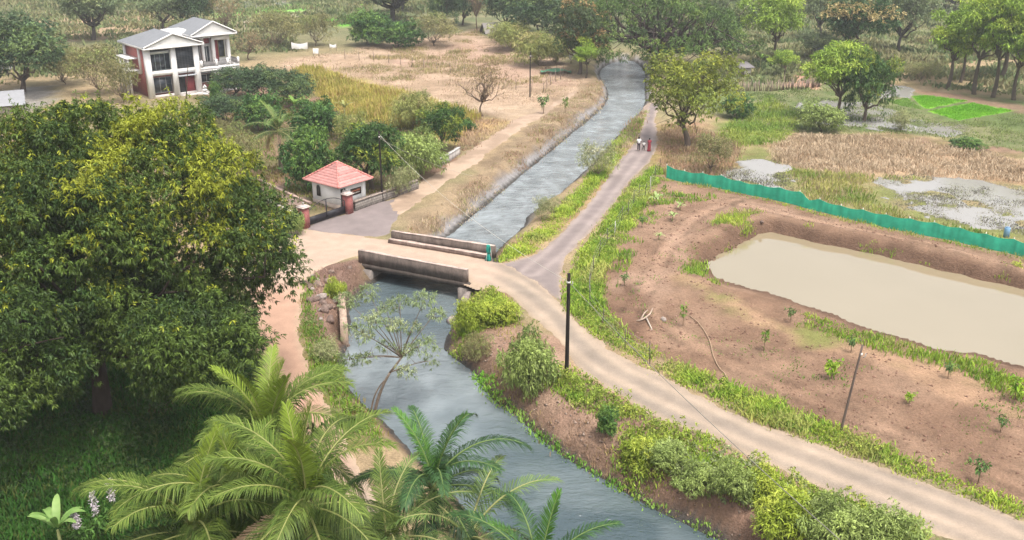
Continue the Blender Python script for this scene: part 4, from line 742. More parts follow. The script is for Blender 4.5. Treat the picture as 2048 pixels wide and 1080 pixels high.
for k, p in enumerate(pw):
    q = p - pw[0]; wh = k in (2, 8); MB().tube([q + A(0, 0, -.2), q + A(rng.normal() * .05, rng.normal() * .05, 1.55 + rng.normal() * .1)], .03, 5, (.5, .48, .45) if wh else (.09, .075, .065)).obj('post', M_WOOD, o)
m = MB()
for z in (.5, .95, 1.4): m.tube([p - pw[0] + A(0, 0, z) for p in pw], .007, 4, (.3, .28, .25))
m.obj('wire', M_METAL, o)
fl = poly_at(PP([(690, 117), (780, 125), (840, 136), (930, 150), (985, 158)]), 3.2); z = hfun(fl[:, 0], fl[:, 1]); b0 = A(*fl[0], z[0])
o = thing('field_fence', 'thin post fence crossing the dry straw field', 'fence', b0)
for k, p in enumerate(fl): q = A(p[0], p[1], z[k]) - b0; MB().tube([q, q + A(rng.normal() * .1, 0, 1.7 + rng.normal() * .15)], .05, 5, (.2, .15, .12)).obj('post', M_WOOD, o)
m = MB()
for h in (.6, 1.3): m.tube([A(p[0], p[1], z[k] + h) - b0 for k, p in enumerate(fl)], .012, 4, (.25, .2, .17))
m.obj('wire', M_METAL, o)
fl = poly_at(PP([(1032, 180), (1085, 188), (1100, 172), (1120, 160), (1128, 150), (1085, 140)]), 3.0); z = hfun(fl[:, 0], fl[:, 1]); b0 = A(*fl[0], z[0])
o = thing('field_fence', 'short run of thin posts by the distant dark pole and the canal track', 'fence', b0)
for k, p in enumerate(fl): q = A(p[0], p[1], z[k]) - b0; MB().tube([q, q + A(rng.normal() * .1, 0, 1.8 + rng.normal() * .15)], .05, 5, (.2, .15, .12)).obj('post', M_WOOD, o)
m = MB()
for h in (.6, 1.3): m.tube([A(p[0], p[1], z[k] + h) - b0 for k, p in enumerate(fl)], .012, 4, (.25, .2, .17))
m.obj('wire', M_METAL, o)
fl = poly_at(PP([(1480, 178), (1540, 178), (1600, 174), (1640, 168)]), .9); z = hfun(fl[:, 0], fl[:, 1]); b0 = A(*fl[0], z[0])
o = thing('brushwood_fence', 'grey brushwood fence below the little hut and the red earth bank', 'fence', b0)
m = MB()
for k, p in enumerate(fl):
    for _ in range(7): q = A(p[0] + rng.uniform(-.5, .5), p[1] + rng.normal() * .1, z[k]) - b0; m.tube([q, q + A(rng.normal() * .12, 0, 1.3 + rng.normal() * .3)], .05, 4, A(.27, .2, .16) * rng.uniform(.6, 1.3))
m.obj('sticks', M_WOOD, o)

# ------------------------------------------------------------ hut, cloths, small things
p = G(1484, 152); o = thing('hut', 'tiny pale hut with a grey sheet roof beyond the yellow green tree', 'hut', p, R(20))
MB().box(-1.1, 1.1, -.9, .9, -.2, 1.6, (.5, .45, .4)).obj('wall', M_PAINT, o); MB().box(-.9, -.2, -.92, -.905, 0, 1.3, (.12, .1, .09)).obj('door', M_WOOD, o)
m = MB(); m.add([(-1.6, -1.4, 1.5), (1.5, -1.4, 1.5), (1.5, 1.2, 2.1), (-1.6, 1.2, 2.1), (-1.6, -1.4, 1.58), (1.5, -1.4, 1.58), (1.5, 1.2, 2.18), (-1.6, 1.2, 2.18)], [(3, 2, 1, 0), (4, 5, 6, 7), (0, 1, 5, 4), (1, 2, 6, 5), (2, 3, 7, 6), (3, 0, 4, 7)], c=(.17, .155, .16)); m.obj('roof', M_ROOF, o)
p = G(979, 66); o = thing('shed', 'small dark tent shaped shed at the top of the dry field', 'shed', p, R(30))
m = MB(); m.add([(-1.8, -1.5, 0), (1.8, -1.5, 0), (-1.8, 1.5, 0), (1.8, 1.5, 0), (-1.8, 0, 2.2), (1.8, 0, 2.2)], [(0, 1, 5, 4), (2, 4, 5, 3)], c=(.2, .18, .17)); m.obj('roof', M_ROOF, o); m = MB(); m.add([(-1.7, -1.3, 0), (-1.7, 1.3, 0), (-1.7, 0, 1.9)], [], [(0, 2, 1)], (.05, .04, .04)); m.obj('end_wall', M_WOOD, o)
p = G(1690, 128); o = thing('thatched_shed', 'low grey roofed shed half hidden behind the pale green tree', 'shed', p + A(-1.0, 3, 0), R(-35))
m = MB(); m.add([(-3.2, -2.3, 1.0), (3.2, -2.3, 1.0), (-3.2, 2.3, 1.0), (3.2, 2.3, 1.0), (-3.2, 0, 2.2), (3.2, 0, 2.2)], [(0, 1, 5, 4), (2, 4, 5, 3)], c=(.15, .15, .145)); m.obj('roof', M_ROOF, o); MB().box(-3.0, 3.0, -1.9, 1.9, -.3, 1.2, (.25, .2, .16)).obj('wall', M_PAINT, o)
p = G(-25, 222); o = thing('farm_shed', 'grey sheet roof of a shed at the left edge behind the big mango crown', 'shed', p, R(25))
m = MB(); m.add([(-5, -4, 1.2), (5, -4, 1.2), (-5, 4, 1.2), (5, 4, 1.2), (-5, 0, 2.6), (5, 0, 2.6)], [(0, 1, 5, 4), (2, 4, 5, 3)], c=(.24, .24, .25)); m.obj('roof', M_ROOF, o); MB().box(-4.7, 4.7, -3.6, 3.6, -.3, 1.25, (.3, .26, .23)).obj('wall', M_PAINT, o)
def sagcloth(px0, px1, py, hh, label, sag=.25):
    a, b = G(px0, py), G(px1, py); h = hh * mpp(px0, py); n = 9; t = np.linspace(0, 1, n); o = thing('hanging_cloth', label, 'cloth', a, 0, 'white cloths hung beyond the straw field')
    top = [(b - a) * q + A(0, 0, h + .5 - sag * h * math.sin(math.pi * q)) for q in t]; bot = [(b - a) * q + A(0, .1 * math.sin(9 * q), .5 + .06 * math.sin(13 * q)) for q in t]
    m = MB(); m.sheet(np.array([bot, [(u + v) / 2 + A(0, -.08, 0) for u, v in zip(top, bot)], top]), (.8, .79, .76)); m.obj('sheet', M_CLOTH, o)
    m = MB()
    for e in (top[0], top[-1]): m.tube([(e[0], e[1] + .04, -.2), (e[0], e[1] + .04, e[2] + .1)], .05, 5, (.25, .2, .16))
    m.obj('pole', M_WOOD, o)
sagcloth(584, 616, 103, 13, 'wide white cloth sagging between two poles, largest of the hung cloths'); sagcloth(627, 638, 113, 11, 'narrow white cloth hung beside the wide white one', .05); sagcloth(660, 673, 101, 8, 'small white cloth hung furthest right on its poles', .3)
p = G(1142, 128); o = thing('white_banner', 'small torn white cloth on a stick under the brown topped tree', 'cloth', p)
MB().tube([(0, 0, 0), (0, 0, 1.9)], .05, 5, (.2, .15, .12)).obj('stick', M_WOOD, o)
m = MB(); K = 10; v = [(0, -.06, 1.5)] + [((1.1 if k % 2 else .5) * math.cos(k * 6.283 / K), -.06 + .1 * math.sin(k), 1.5 + (.75 if k % 2 else .35) * math.sin(k * 6.283 / K)) for k in range(K)]; m.add(v, [], [(0, 1 + k, 1 + (k + 1) % K) for k in range(K)], (.8, .79, .77)); m.obj('torn_cloth', M_CLOTH, o)
p = G(1112, 147); m = MB(); g = np.array([[(x, y, .35 + .12 * math.sin(x * 1.7 + y) + .25 * (abs(x) < 2)) for x in np.linspace(-2.6, 2.6, 10)] for y in np.linspace(-1.2, 1.2, 5)]); m.sheet(g, (.10, .24, .14)); T(m.obj('net_sheet', M_CLOTH, None, p, True), 'faded green sheet spread low on the dry grass by the track end', 'net')
p = G(2012, 474); o = thing('blue_can', 'pale blue drum standing behind the green net near the right edge', 'drum', p)
m = MB(); m.tube([(0, 0, -.1), (0, 0, .15), (0, 0, .17), (0, 0, .9), (0, 0, 1.4), (0, 0, 1.45)], [.38, .38, .41, .4, .41, .36], 14, (.16, .3, .45)); m.obj('body', M_METAL, o, smooth=False); MB().tube([(0, 0, 1.45), (0, 0, 1.53)], .3, 12, (.1, .2, .32)).obj('lid', M_METAL, o); o.scale = (.62, .62, .6)
# driftwood, hose, stones
p = G(1293, 640); m = MB(); K = (.36, .28, .22)
def gp(x, y, z): return G(x, y) - p + A(0, 0, z)
m.tube([gp(1273, 643, .06), gp(1283, 642, .1), gp(1292, 638, .14), gp(1300, 634, .25), gp(1305, 624, .3)], [.03, .055, .07, .055, .03], 7, K); m.tube([gp(1282, 641, .1), gp(1288, 634, .3), gp(1295, 629, .35)], [.06, .05, .03], 6, K); m.tube([gp(1293, 640, .14), gp(1298, 650, .12), gp(1304, 661, .06)], [.055, .05, .04], 7, (.45, .38, .31))
T(m.obj('driftwood', M_WOOD, None, p, True), 'bleached forked branch lying on the bare orchard soil', 'branch')
hp = [(1379, 633), (1395, 645), (1408, 662), (1418, 680), (1423, 697), (1426, 712), (1434, 730), (1441, 741), (1449, 748), (1453, 757)]; p = G(*hp[0])
T(MB().tube(np.array([G(*a) - p + A(0, 0, .07) for a in hp]), .032, 6, (.34, .24, .16)).obj('hose', M_CLOTH, None, p, True), 'long curved tan hose lying across the orchard soil', 'hose')
def rock_mesh(seed, c):
    r = np.random.default_rng(seed); n, k = 7, 10; th = np.linspace(.05, math.pi - .05, n)[:, None]; ph = np.linspace(0, 2 * math.pi, k, endpoint=False)[None]
    d = np.stack([np.sin(th) * np.cos(ph), np.sin(th) * np.sin(ph), np.cos(th) + 0 * ph], -1); rr = .5 * (1 + .5 * (fbm(d[..., 0] * 1.3 + seed * 3.1 + d[..., 2], d[..., 1] * 1.3 + d[..., 2] * .8, .8, 3, seed) - .5) * 2)
    v = (d * rr[..., None] * A(1.1, .85, .7)).reshape(-1, 3); q = [(a * k + b, a * k + (b + 1) % k, (a + 1) * k + (b + 1) % k, (a + 1) * k + b) for a in range(n - 1) for b in range(k)]
    v = np.vstack([v, [[0, 0, v[:k, 2].mean()], [0, 0, v[-k:, 2].mean()]]]); t = [(n * k, (b + 1) % k, b) for b in range(k)] + [(n * k + 1, (n - 1) * k + b, (n - 1) * k + (b + 1) % k) for b in range(k)]
    return MB().add(v, q, t, c).mesh('rock', M_STONE)
RM = [rock_mesh(s, c) for s, c in ((1, (.22, .16, .13)), (2, (.17, .12, .10)), (3, (.30, .25, .22)), (4, (.36, .3, .27)))]
def rock(px, py, sz, label, k, group=None):
    o = link('rock', RM[k], None, G(px, py) + A(0, 0, sz * .12), rng.uniform(0, 6)); o.scale = (sz, sz, sz * rng.uniform(.8, 1.2)); T(o, label, 'rock', group)
rock(1327, 640, .45, 'lone brown stone on the orchard soil right of the bleached branch', 2)
rock(907, 645, 1.0, 'rounded boulder at the right water edge just below the bridge', 2); rock(988, 806, .5, 'pale stone at the right water edge below the grey green bush', 3); rock(720, 562, .3, 'small white stone on the bank under the bridge parapet', 3); rock(1196, 918, .35, 'pale stone on the bare right bank below the verge', 3); rock(1354, 965, .4, 'pale stone at the foot of the bank shrubs', 3)
for k in range(34):
    x = rng.uniform(612, 676); y = rng.uniform(540, 650)
    if y > 610: x = rng.uniform(640, 676)
    rock(x, y, rng.uniform(.3, .8), 'dark broken rock in the rubble heap beside the short concrete wall', k % 3, 'rubble rocks on the left bank')
for k in range(12): rock(rng.uniform(690, 728), rng.uniform(535, 565), rng.uniform(.25, .6), 'brown rock tumbled on the bank under the left bridge end', k % 2, 'rocks under the left bridge end')
for k in range(9): rock(1535 + rng.uniform(-12, 14), 455 + rng.uniform(-12, 12), rng.uniform(.3, .6), 'dark clod of earth heaped at the far left corner of the pond', 1, 'clods at the pond corner')

# ------------------------------------------------------------ people
def skin(name, v, e, rad, m_, parent=None, loc=(0, 0, 0), rz=0, sub=1):
    me = bpy.data.meshes.new(name); me.from_pydata(v, e, []); me.materials.append(m_); o = link(name, me, parent, loc, rz)
    md = o.modifiers.new('Skin', 'SKIN'); md.use_smooth_shade = True
    if not me.skin_vertices: return o
    for k, r in enumerate(rad): me.skin_vertices[0].data[k].radius = r if isinstance(r, tuple) else (r, r); me.skin_vertices[0].data[k].use_root = (k == 0)
    s = o.modifiers.new('Sub', 'SUBSURF'); s.levels = sub; s.render_levels = sub; return o
M_SKIN = mat('skin', .6, 8, .05, col=(.16, .075, .045)); M_HAIR = mat('hair', .6, 8, .1, col=(.012, .01, .009))
def person(px, py, h, label, shirt, lower, skirt=False, rz=0, step=.16):
    p = G(px, py); p[2] = max(p[2], .02); k = h / 1.7
    V = [(0, 0, .92), (0, .01, 1.15), (0, 0, 1.36), (0, .0, 1.47), (0, .03, 1.53), (0, .03, 1.62), (-.09, 0, .88), (-.10, step, .48), (-.10, step * .9, .08), (-.10, step + .13, .04), (.09, 0, .88), (.10, -step * .6, .48), (.10, -step * 1.5, .1), (.10, -step * 1.2, .04),
         (-.17, 0, 1.39), (-.23, -.04, 1.13), (-.22, .1, .9), (-.22, .14, .82), (.17, 0, 1.39), (.24, .02, 1.14), (.16, .2, 1.05), (.1, .26, 1.06)]
    E = [(0, 1), (1, 2), (2, 3), (3, 4), (4, 5), (0, 6), (6, 7), (7, 8), (8, 9), (0, 10), (10, 11), (11, 12), (12, 13), (2, 14), (14, 15), (15, 16), (16, 17), (2, 18), (18, 19), (19, 20), (20, 21)]
    Rr = [(.15, .1), (.14, .1), (.15, .1), .055, .085, .085, .085, .058, .042, .035, .085, .058, .042, .035, .055, .042, .034, .03, .055, .042, .034, .03]
    o = skin('person', [tuple(A(*v) * k) for v in V], E, [tuple(A(*r) * k) if isinstance(r, tuple) else r * k for r in Rr], M_SKIN, None, p, rz); T(o, label, 'person')
    skin('shirt', [tuple(A(*v) * k) for v in [(0, 0, .86), (0, 0, 1.1), (0, 0, 1.36), (0, 0, 1.45), (-.18, 0, 1.39), (-.235, -.03, 1.16), (.18, 0, 1.39), (.245, .02, 1.17)]], [(0, 1), (1, 2), (2, 3), (2, 4), (4, 5), (2, 6), (6, 7)], [tuple(A(.19, .14) * k), tuple(A(.175, .13) * k), tuple(A(.175, .12) * k), .07 * k, .075 * k, .065 * k, .075 * k, .065 * k], shirt, o)
    if skirt:
        m = MB(); n = 14; zz = [1.0, .8, .5, .2, .06]; g = [[(r_ * math.cos(a) * k, (r_ * .8 * math.sin(a) + off) * k * (1 + .06 * math.sin(5 * a)), z * k) for a in np.linspace(0, 6.283, n)] for z, r_, off in zip(zz, (.165, .2, .22, .25, .27), (0, 0, .02, .03, .03))]; m.sheet(np.array(g), lower_c(lower)); m.obj('skirt', M_CLOTH, o, smooth=True)
    else:
        skin('trousers', [tuple(A(*v) * k) for v in [(0, 0, .95), (-.09, 0, .86), (-.10, step, .48), (-.10, step * .9, .12), (.09, 0, .86), (.10, -step * .6, .48), (.10, -step * 1.45, .14)]], [(0, 1), (1, 2), (2, 3), (0, 4), (4, 5), (5, 6)], [tuple(A(.165, .12) * k), .1 * k, .078 * k, .068 * k, .1 * k, .078 * k, .068 * k], lower, o)
    m = MB(); m.tube([(0, .0, 1.5 * k), (0, -.01, 1.58 * k), (0, 0, 1.66 * k), (0, .02, 1.72 * k)], [.07 * k, .1 * k, .095 * k, .03 * k], 10, (.012, .01, .009)); m.obj('hair', M_HAIR, o, smooth=True); return o
def lower_c(c): return c
person(1277, 303, 1.68, 'adult in a white shirt and dark trousers walking on the gravel path', mat('white_shirt', .9, 5, .05, col=(.75, .74, .73)), mat('dark_trousers', .9, 5, .1, col=(.03, .022, .03)), rz=R(-10))
person(1287, 302, 1.08, 'small child in a white top and dark shorts between two adults on the path', mat('child_top', .9, 5, .05, col=(.68, .66, .64)), mat('dark_shorts', .9, 5, .1, col=(.03, .025, .025)), rz=R(5))
person(1298, 304, 1.58, 'adult in a patterned dark red sari walking on the right of the child', mat('red_sari', .9, 14, .5, col=(.25, .035, .05)), (.22, .03, .04), True, rz=R(10))
# ------------------------------------------------------------ the great mango tree
def big_mango():
    r = np.random.default_rng(11); base = G(205, 822); lcs = []; lrs = []
    for px, py, Y_, ax, az, n, zm in ((330, 440, 52, 6.4, 5.7, 62, -.5), (110, 500, 51, 5.6, 5.5, 52, -.5), (420, 540, 51, 3.9, 4.6, 34, -.8), (-20, 560, 49, 5.2, 5.4, 44, -.7), (60, 720, 44, 3.3, 2.9, 24, -.8), (-60, 760, 42, 3, 2.6, 14, -.8), (390, 690, 45, 2.9, 2.6, 22, -.8), (300, 620, 49.5, 4.2, 3.4, 24, -.5), (200, 335, 54, 5.0, 4.0, 30, -.2), (20, 430, 51, 5.4, 4.2, 34, -.4), (170, 520, 48, 4.5, 4.5, 34, -.6), (110, 300, 55, 3.4, 2.2, 18, -.2), (310, 315, 55, 3.2, 2.0, 16, -.2), (500, 500, 52, 2.1, 3.2, 18, -.7)):
        c = PY(px, py, Y_); n = int(n * .78); d = unit(fib(n, zm) + r.normal(size=(n, 3)) * .12); a = r.uniform(0, 6.28); d[:, :2] = d[:, :2] @ np.array([[math.cos(a), -math.sin(a)], [math.sin(a), math.cos(a)]])
        lcs.append(c + d * A(ax, ax, az) * r.uniform(.6, 1.04, (n, 1))); lrs.append(r.choice([.6, .9, 1.25, 1.6], n) * r.uniform(.85, 1.15, n))
    lc = np.vstack(lcs) - base; lr = np.concatenate(lrs); k = lc[:, 2] > 1.3; lc, lr = lc[k], lr[k]
    def tipf(q):                          # share of young yellow green shoots
        w = q + base; f = (w[:, 1] * CT - (w[:, 2] - H) * ST); px = 1024 + F * w[:, 0] / f
        return np.clip((q[:, 2] - 8.) / 6, 0, 1) * (.3 + .7 * np.exp(-((px - 330) / 140) ** 2)) * (.25 + 1.5 * sst(.4, .65, fbm(w[:, 0], w[:, 2], 2.4, 2, 3)))
    o = thing('mango_tree', 'huge dense mango tree with yellow green new growth beside the red dirt road', 'tree', base)
    wood(A(0, 0, -.4), A(.2, .2, 4.2), lc, lr, .5, 34, r, (.06, .045, .035), 1).obj('trunk', M_BARK, o, smooth=True)
    crown(lc, lr, 44000, 9, .25, .075, [(.017, .04, .009), (.095, .14, .022)], r, (.25, .27, .022), .3, .6, .9, .6, .95, tipf).obj('crown', M_LEAF, o)
big_mango()

# ------------------------------------------------------------ palms
def frond(L, n, e0, bend, ll, pal, seed, wl=.034, drp=.5, tw=0.):
    r = np.random.default_rng(seed); m = 16; e = e0 - bend * (np.linspace(0, 1, m) ** 1.3); st = L / (m - 1)
    pts = np.zeros((m, 3)); 
    for k in range(1, m): pts[k] = pts[k - 1] + st * A(math.cos(e[k]), tw * k / m, math.sin(e[k]))
    mb = MB(); mb.tube(pts, np.linspace(.055, .012, m), 5, A(*pal[2]))
    t = np.linspace(.1, .995, n); q = np.stack([np.interp(t, np.linspace(0, 1, m), pts[:, c]) for c in range(3)], -1); tg = unit(np.gradient(q, axis=0)); sd = unit(np.cross(A(0, 0, 1.), tg) + 1e-6); up = np.cross(tg, sd)
    ln = ll * np.sin(np.pi * np.clip(.16 + t * .8, 0, 1)) ** .55
    for s in (-1, 1):
        d = unit(sd * s * (.95 - .45 * t)[:, None] + tg * (.35 + .6 * t)[:, None] + up * .32 + r.normal(size=(n, 3)) * .07); l = (ln * r.uniform(.85, 1.1, n))[:, None]
        w = (np.cross(d, up)); w = unit(w) * wl * .5; mid = q + d * l * .5; tip = q + d * l * .92 + A(0, 0, -1) * l * drp * r.uniform(.7, 1.3, (n, 1)); mid[:, 2] -= (l * drp * .18)[:, 0]
        v = np.stack([q - w * .6, q + w * .6, mid + w, mid - w, tip], 1).reshape(-1, 3); o = np.arange(n)[:, None] * 5
        c = lerp(A(*pal[0]) + np.zeros((n, 3)), A(*pal[1]), np.clip(t * .4 + r.random(n) * .8 - .1, 0, 1)) * r.uniform(.6, 1.15, (n, 1))
        mb.add(v, o + np.array([[0, 1, 2, 3]]), o + np.array([[3, 2, 4]]), c=np.repeat(c, 5, 0))
    return mb.mesh('frond', M_LEAF)
def palm_set(pal, L, ll, n, drp, s0): return dict(up=[frond(L * .8, n, R(84), R(25), ll * .75, (pal[1], pal[3], pal[2]), s0 + 1, drp=.1), frond(L * .9, n, R(76), R(45), ll * .9, (pal[1], pal[3], pal[2]), s0 + 2, drp=.25, tw=.1)],
        mid=[frond(L, n, R(70), R(80), ll, (A(*pal[0]) * 1.1, A(*pal[1]) * 1.1, pal[2], pal[3]), s0 + 3, drp=drp * .7), frond(L, n, R(58), R(85), ll, pal, s0 + 4, drp=drp, tw=.22), frond(L * 1.05, n, R(46), R(90), ll, (A(*pal[0]) * .85, A(*pal[1]) * .85, pal[2], pal[3]), s0 + 5, drp=drp * 1.2, tw=-.25), frond(L * .92, n, R(62), R(70), ll * .95, pal, s0 + 9, drp=drp * .8, tw=-.15)],
        low=[frond(L, n, R(20), R(75), ll, (A(*pal[0]) * .7, A(*pal[1]) * .7, pal[2], pal[3]), s0 + 6, drp=drp * 1.3), frond(L * .95, n, R(5), R(60), ll, (A(*pal[0]) * .6, A(*pal[1]) * .65, pal[2], pal[3]), s0 + 7, drp=drp * 1.4, tw=.1)],
        dead=[frond(L * .9, n - 10, R(-5), R(70), ll * .8, ((.30, .2, .12), (.38, .27, .17), (.35, .25, .15)), s0 + 8, drp=.9)])
COCO = palm_set([(.045, .09, .012), (.165, .225, .04), (.26, .27, .09), (.24, .33, .035)], 4.4, 1.2, 112, .6, 100)
ROYAL = palm_set([(.022, .065, .02), (.06, .13, .04), (.14, .2, .06), (.11, .26, .03)], 3.9, .85, 105, .6, 200)
SMALLC = palm_set([(.08, .15, .04), (.16, .23, .06), (.3, .3, .12), (.2, .28, .06)], 4.2, 1.0, 70, .55, 300)
def palm(px, py, zc, st, spec, label, tr=.16, a0=0., group=None, tilt=(0, 0)):
    c = P(px, py, zc); bz = Z(c[0] + tilt[0], c[1] + tilt[1]); b = A(c[0] + tilt[0], c[1] + tilt[1], bz); o = thing('palm_tree', label, 'palm', b, 0, group); cr = c - b
    n = 16; t = np.linspace(0, 1, n)[:, None]; pts = cr * t + A(-tilt[0], -tilt[1], 0) * .0 ; pts[0, 2] -= .3
    MB().tube(pts, tr * (1.25 - .45 * t[:, 0]) * (1 + .06 * (np.arange(n) % 2)), 9, (.20, .16, .12)).obj('trunk', M_BARK, o, smooth=True)
    MB().tube([cr + A(0, 0, z) for z in (-.5, -.2, .1, .35)], [tr * .8, tr * 1.3, tr * 1.1, .04], 8, (.2, .22, .08)).obj('crown_shaft', M_BARK, o, smooth=True)
    a = a0
    for kind, cnt in spec:
        for k in range(cnt):
            ms = st[kind]; f = link('frond', ms[k % len(ms)], o, cr + A(0, 0, .1 if kind in ('up', 'mid') else -.1)); f.rotation_euler = (rng.normal() * .08, rng.normal() * .07, a); s = rng.uniform(.88, 1.1); f.scale = (s, s, s); a += 2.39996
    return o
palm(535, 880, 8.2, COCO, (('up', 5), ('mid', 10), ('low', 6), ('dead', 2)), 'leftmost tall coconut palm of the near group with upright yellow green spears', a0=.6)
palm(612, 1010, 8.8, COCO, (('up', 3), ('mid', 9), ('low', 6), ('dead', 2)), 'coconut palm at the bottom edge whose fronds reach towards the canal', a0=2.0)
palm(480, 1015, 7.2, COCO, (('up', 2), ('mid', 7), ('low', 5)), 'coconut palm crowded between the tall left one and the drooping one', a0=2.7)
palm(775, 1095, 5.8, SMALLC, (('up', 1), ('mid', 7), ('low', 6), ('dead', 2)), 'small coconut palm with browned fronds between the tall ones and the dark palm', .13, 1.7)
palm(390, 1060, 7.0, COCO, (('up', 1), ('mid', 8), ('low', 7), ('dead', 2)), 'lower coconut palm with arching drooping fronds at the bottom left', a0=1.1)
palm(866, 972, 6.8, ROYAL, (('up', 2), ('mid', 7), ('low', 8), ('dead', 1)), 'dark green palm with one bright upright spear standing over the canal', .13, .1)
palm(1075, 1172, 6.0, ROYAL, (('up', 2), ('mid', 6), ('low', 3)), 'palm crown cut by the bottom edge over the canal water', .12, .9)
palm(935, 1085, 5.6, SMALLC, (('mid', 5), ('low', 4), ('dead', 3)), 'small palm with pinkish dead fronds at the bottom edge', .12, .4)
palm(556, 262, 4.6, SMALLC, (('up', 2), ('mid', 6), ('low', 6), ('dead', 2)), 'coconut palm with a brown trunk in the garden left of the gatehouse', .22, .3)

# ------------------------------------------------------------ the canal side feather tree
def river_tree():
    r = np.random.default_rng(5); b = G(748, 822); b[2] = max(b[2], -1.2); Y0 = b[1]; o = thing('young_tree', 'slender feathery tree leaning over the canal below the bridge', 'tree', b); L = []
    for x, y, dy in ((690, 600, .5), (735, 585, .8), (770, 615, .6), (800, 605, .8), (850, 598, 1), (872, 628, .6), (745, 640, 0), (790, 650, 0), (825, 655, .2), (730, 672, -.3), (700, 655, 0), (846, 690, .3), (812, 742, -.3), (728, 715, -.5), (862, 722, .3), (770, 690, -.3), (815, 700, 0), (700, 720, -.4)): L.append(PY(x, y, Y0 + dy) - b)
    L = np.array(L); m = MB(); K = (.20, .155, .12); k0 = PY(780, 745, Y0) - b; k1 = PY(803, 715, Y0) - b
    m.tube(bez(A(0, 0, -.3), PY(758, 780, Y0) - b, k0, 8), np.linspace(.105, .075, 8), 7, K); m.tube(bez(k0, (k0 + k1) / 2, k1, 4), np.linspace(.075, .06, 4), 7, K); m.tube(bez(A(-.2, 0, -.3), PY(745, 780, Y0) - b, PY(775, 755, Y0) - b, 8), np.linspace(.07, .03, 8), 6, K)
    for e in L:
        s = k1 if e[2] > k1[2] else k0; bp = bez(s, s * .4 + e * .6 + A(0, 0, .25), e, 8); m.tube(bp, np.linspace(.04, .01, 8), 5, K)
        for _ in range(3): f = bp[r.integers(4, 8)]; g = f + unit(r.normal(size=3) + A(0, 0, .3)) * .7; m.tube(bez(f, (f + g) / 2 + A(0, 0, .08), g, 4), [.018, .013, .01, .006], 4, K)
    m.obj('trunk', M_BARK, o, smooth=True); lr = r.uniform(.45, .8, len(L))
    crown(L, lr, 680, 9, .24, .045, [(.10, .145, .055), (.20, .24, .10)], r, (.30, .33, .17), .3, .5, .6, .2, 1.).obj('crown', M_LEAF, o)
river_tree()

# ------------------------------------------------------------ rain tree
def rain_tree():
    r = np.random.default_rng(3); b = G(1312, 142); o = thing('rain_tree', 'very wide umbrella shaped rain tree spreading over the far end of the canal', 'tree', b); d = fib(150, -.05); a = np.arctan2(d[:, 1], d[:, 0])
    rx = 16.5 * (1 + .12 * np.sin(3 * a + 1)); lc = A(0, 0, 5.2) + d * np.stack([rx, rx * .85, 0 * a + 8.6], -1) * r.uniform(.75, 1., (150, 1)); lc[:, 2] -= np.clip(np.hypot(lc[:, 0], lc[:, 1]) - 10, 0, 9) * .3; lr = r.uniform(1.0, 2.1, 150)
    wood(A(0, 0, -.4), A(.2, 0, 4.2), lc, lr, .75, 46, r, (.075, .055, .05), 3).obj('trunk', M_BARK, o, smooth=True)
    crown(lc, lr, 5200, 7, .5, .15, [(.035, .07, .018), (.095, .155, .032)], r, (.16, .22, .05), .3, .2, .38, .25, 1.).obj('crown', M_LEAF, o)
rain_tree()

# ------------------------------------------------------------ banana plants, saplings
def banana_mesh(seed, h, L, nl, pal, st=.09):
    r = np.random.default_rng(seed); s = MB().tube([(0, 0, -.1), (.02, 0, h * .5), (0, 0, h)], [st, st * .8, st * .5], 8, (.24, .25, .1)); m = MB()
    for k in range(nl):
        a = k * 2.4 + r.uniform(-.3, .3); e = R(r.uniform(40, 78)); n = 10; t = np.linspace(0, 1, n); l = L * r.uniform(.75, 1.1); ee = e - R(r.uniform(50, 100)) * t ** 1.5; x = np.cumsum(np.cos(ee)) * l / n; z = np.cumsum(np.sin(ee)) * l / n
        p = np.stack([x * math.cos(a), x * math.sin(a), h + z], -1); sd = A(-math.sin(a), math.cos(a), 0); w = .19 * l * np.sin(np.pi * np.clip(t * .92 + .08, 0, 1)) ** .6 * .5 + .01
        g = np.stack([p + sd * w[:, None] + A(0, 0, .35) * w[:, None], p, p - sd * w[:, None] + A(0, 0, .35) * w[:, None]], 1); m.sheet(g, lerp(A(*pal[0]) + np.zeros((n * 3, 3)), A(*pal[1]), np.repeat(r.random(n) * .5 + r.random() * .5, 3)))
    return s.mesh('pseudostem', M_BARK, True), m.mesh('leaf_fan', M_LEAF)
BAN = [banana_mesh(1, 1.9, 2.2, 8, [(.10, .2, .03), (.22, .33, .06)], .14), banana_mesh(2, 1.6, 1.9, 7, [(.16, .2, .06), (.32, .32, .1)], .13), banana_mesh(3, .35, .75, 7, [(.18, .28, .07), (.4, .45, .2)], .05), banana_mesh(4, 1.2, 1.5, 9, [(.10, .22, .04), (.24, .34, .11)], .1)]
def banana(px, py, s, k, label, group=None):
    o = thing('banana_plant', label, 'plant', G(px, py), rng.uniform(0, 6), group); o.scale = (s, s, s); link('stem', BAN[k][0], o); link('leaf_fan', BAN[k][1], o)
banana(592, 240, 1.0, 0, 'green banana plant with an upright leaf beside the garden palm'); banana(612, 235, .95, 1, 'yellowing banana plant with drooping leaves between the palm and the round bush'); banana(690, 238, .9, 1, 'ragged banana plant at the edge of the tall yellow grass')
banana(1345, 442, 1.2, 2, 'small bright banana sucker in the upper orchard soil'); banana(1360, 420, 1.0, 2, 'pale banana sucker by the top corner of the orchard'); banana(1318, 480, .9, 2, 'wilted pale sucker lying low in the orchard soil'); banana(1313, 410, 1.5, 2, 'bright yellow green clump plant next to the wire fence top')
banana(125, 1108, 1.1, 3, 'broad leaved banana plant at the bottom left corner'); banana(30, 160, 1.3, 1, 'pale banana plant near the left edge behind the mango'); banana(10, 150, 1.2, 0, 'green banana plant cut by the left edge')
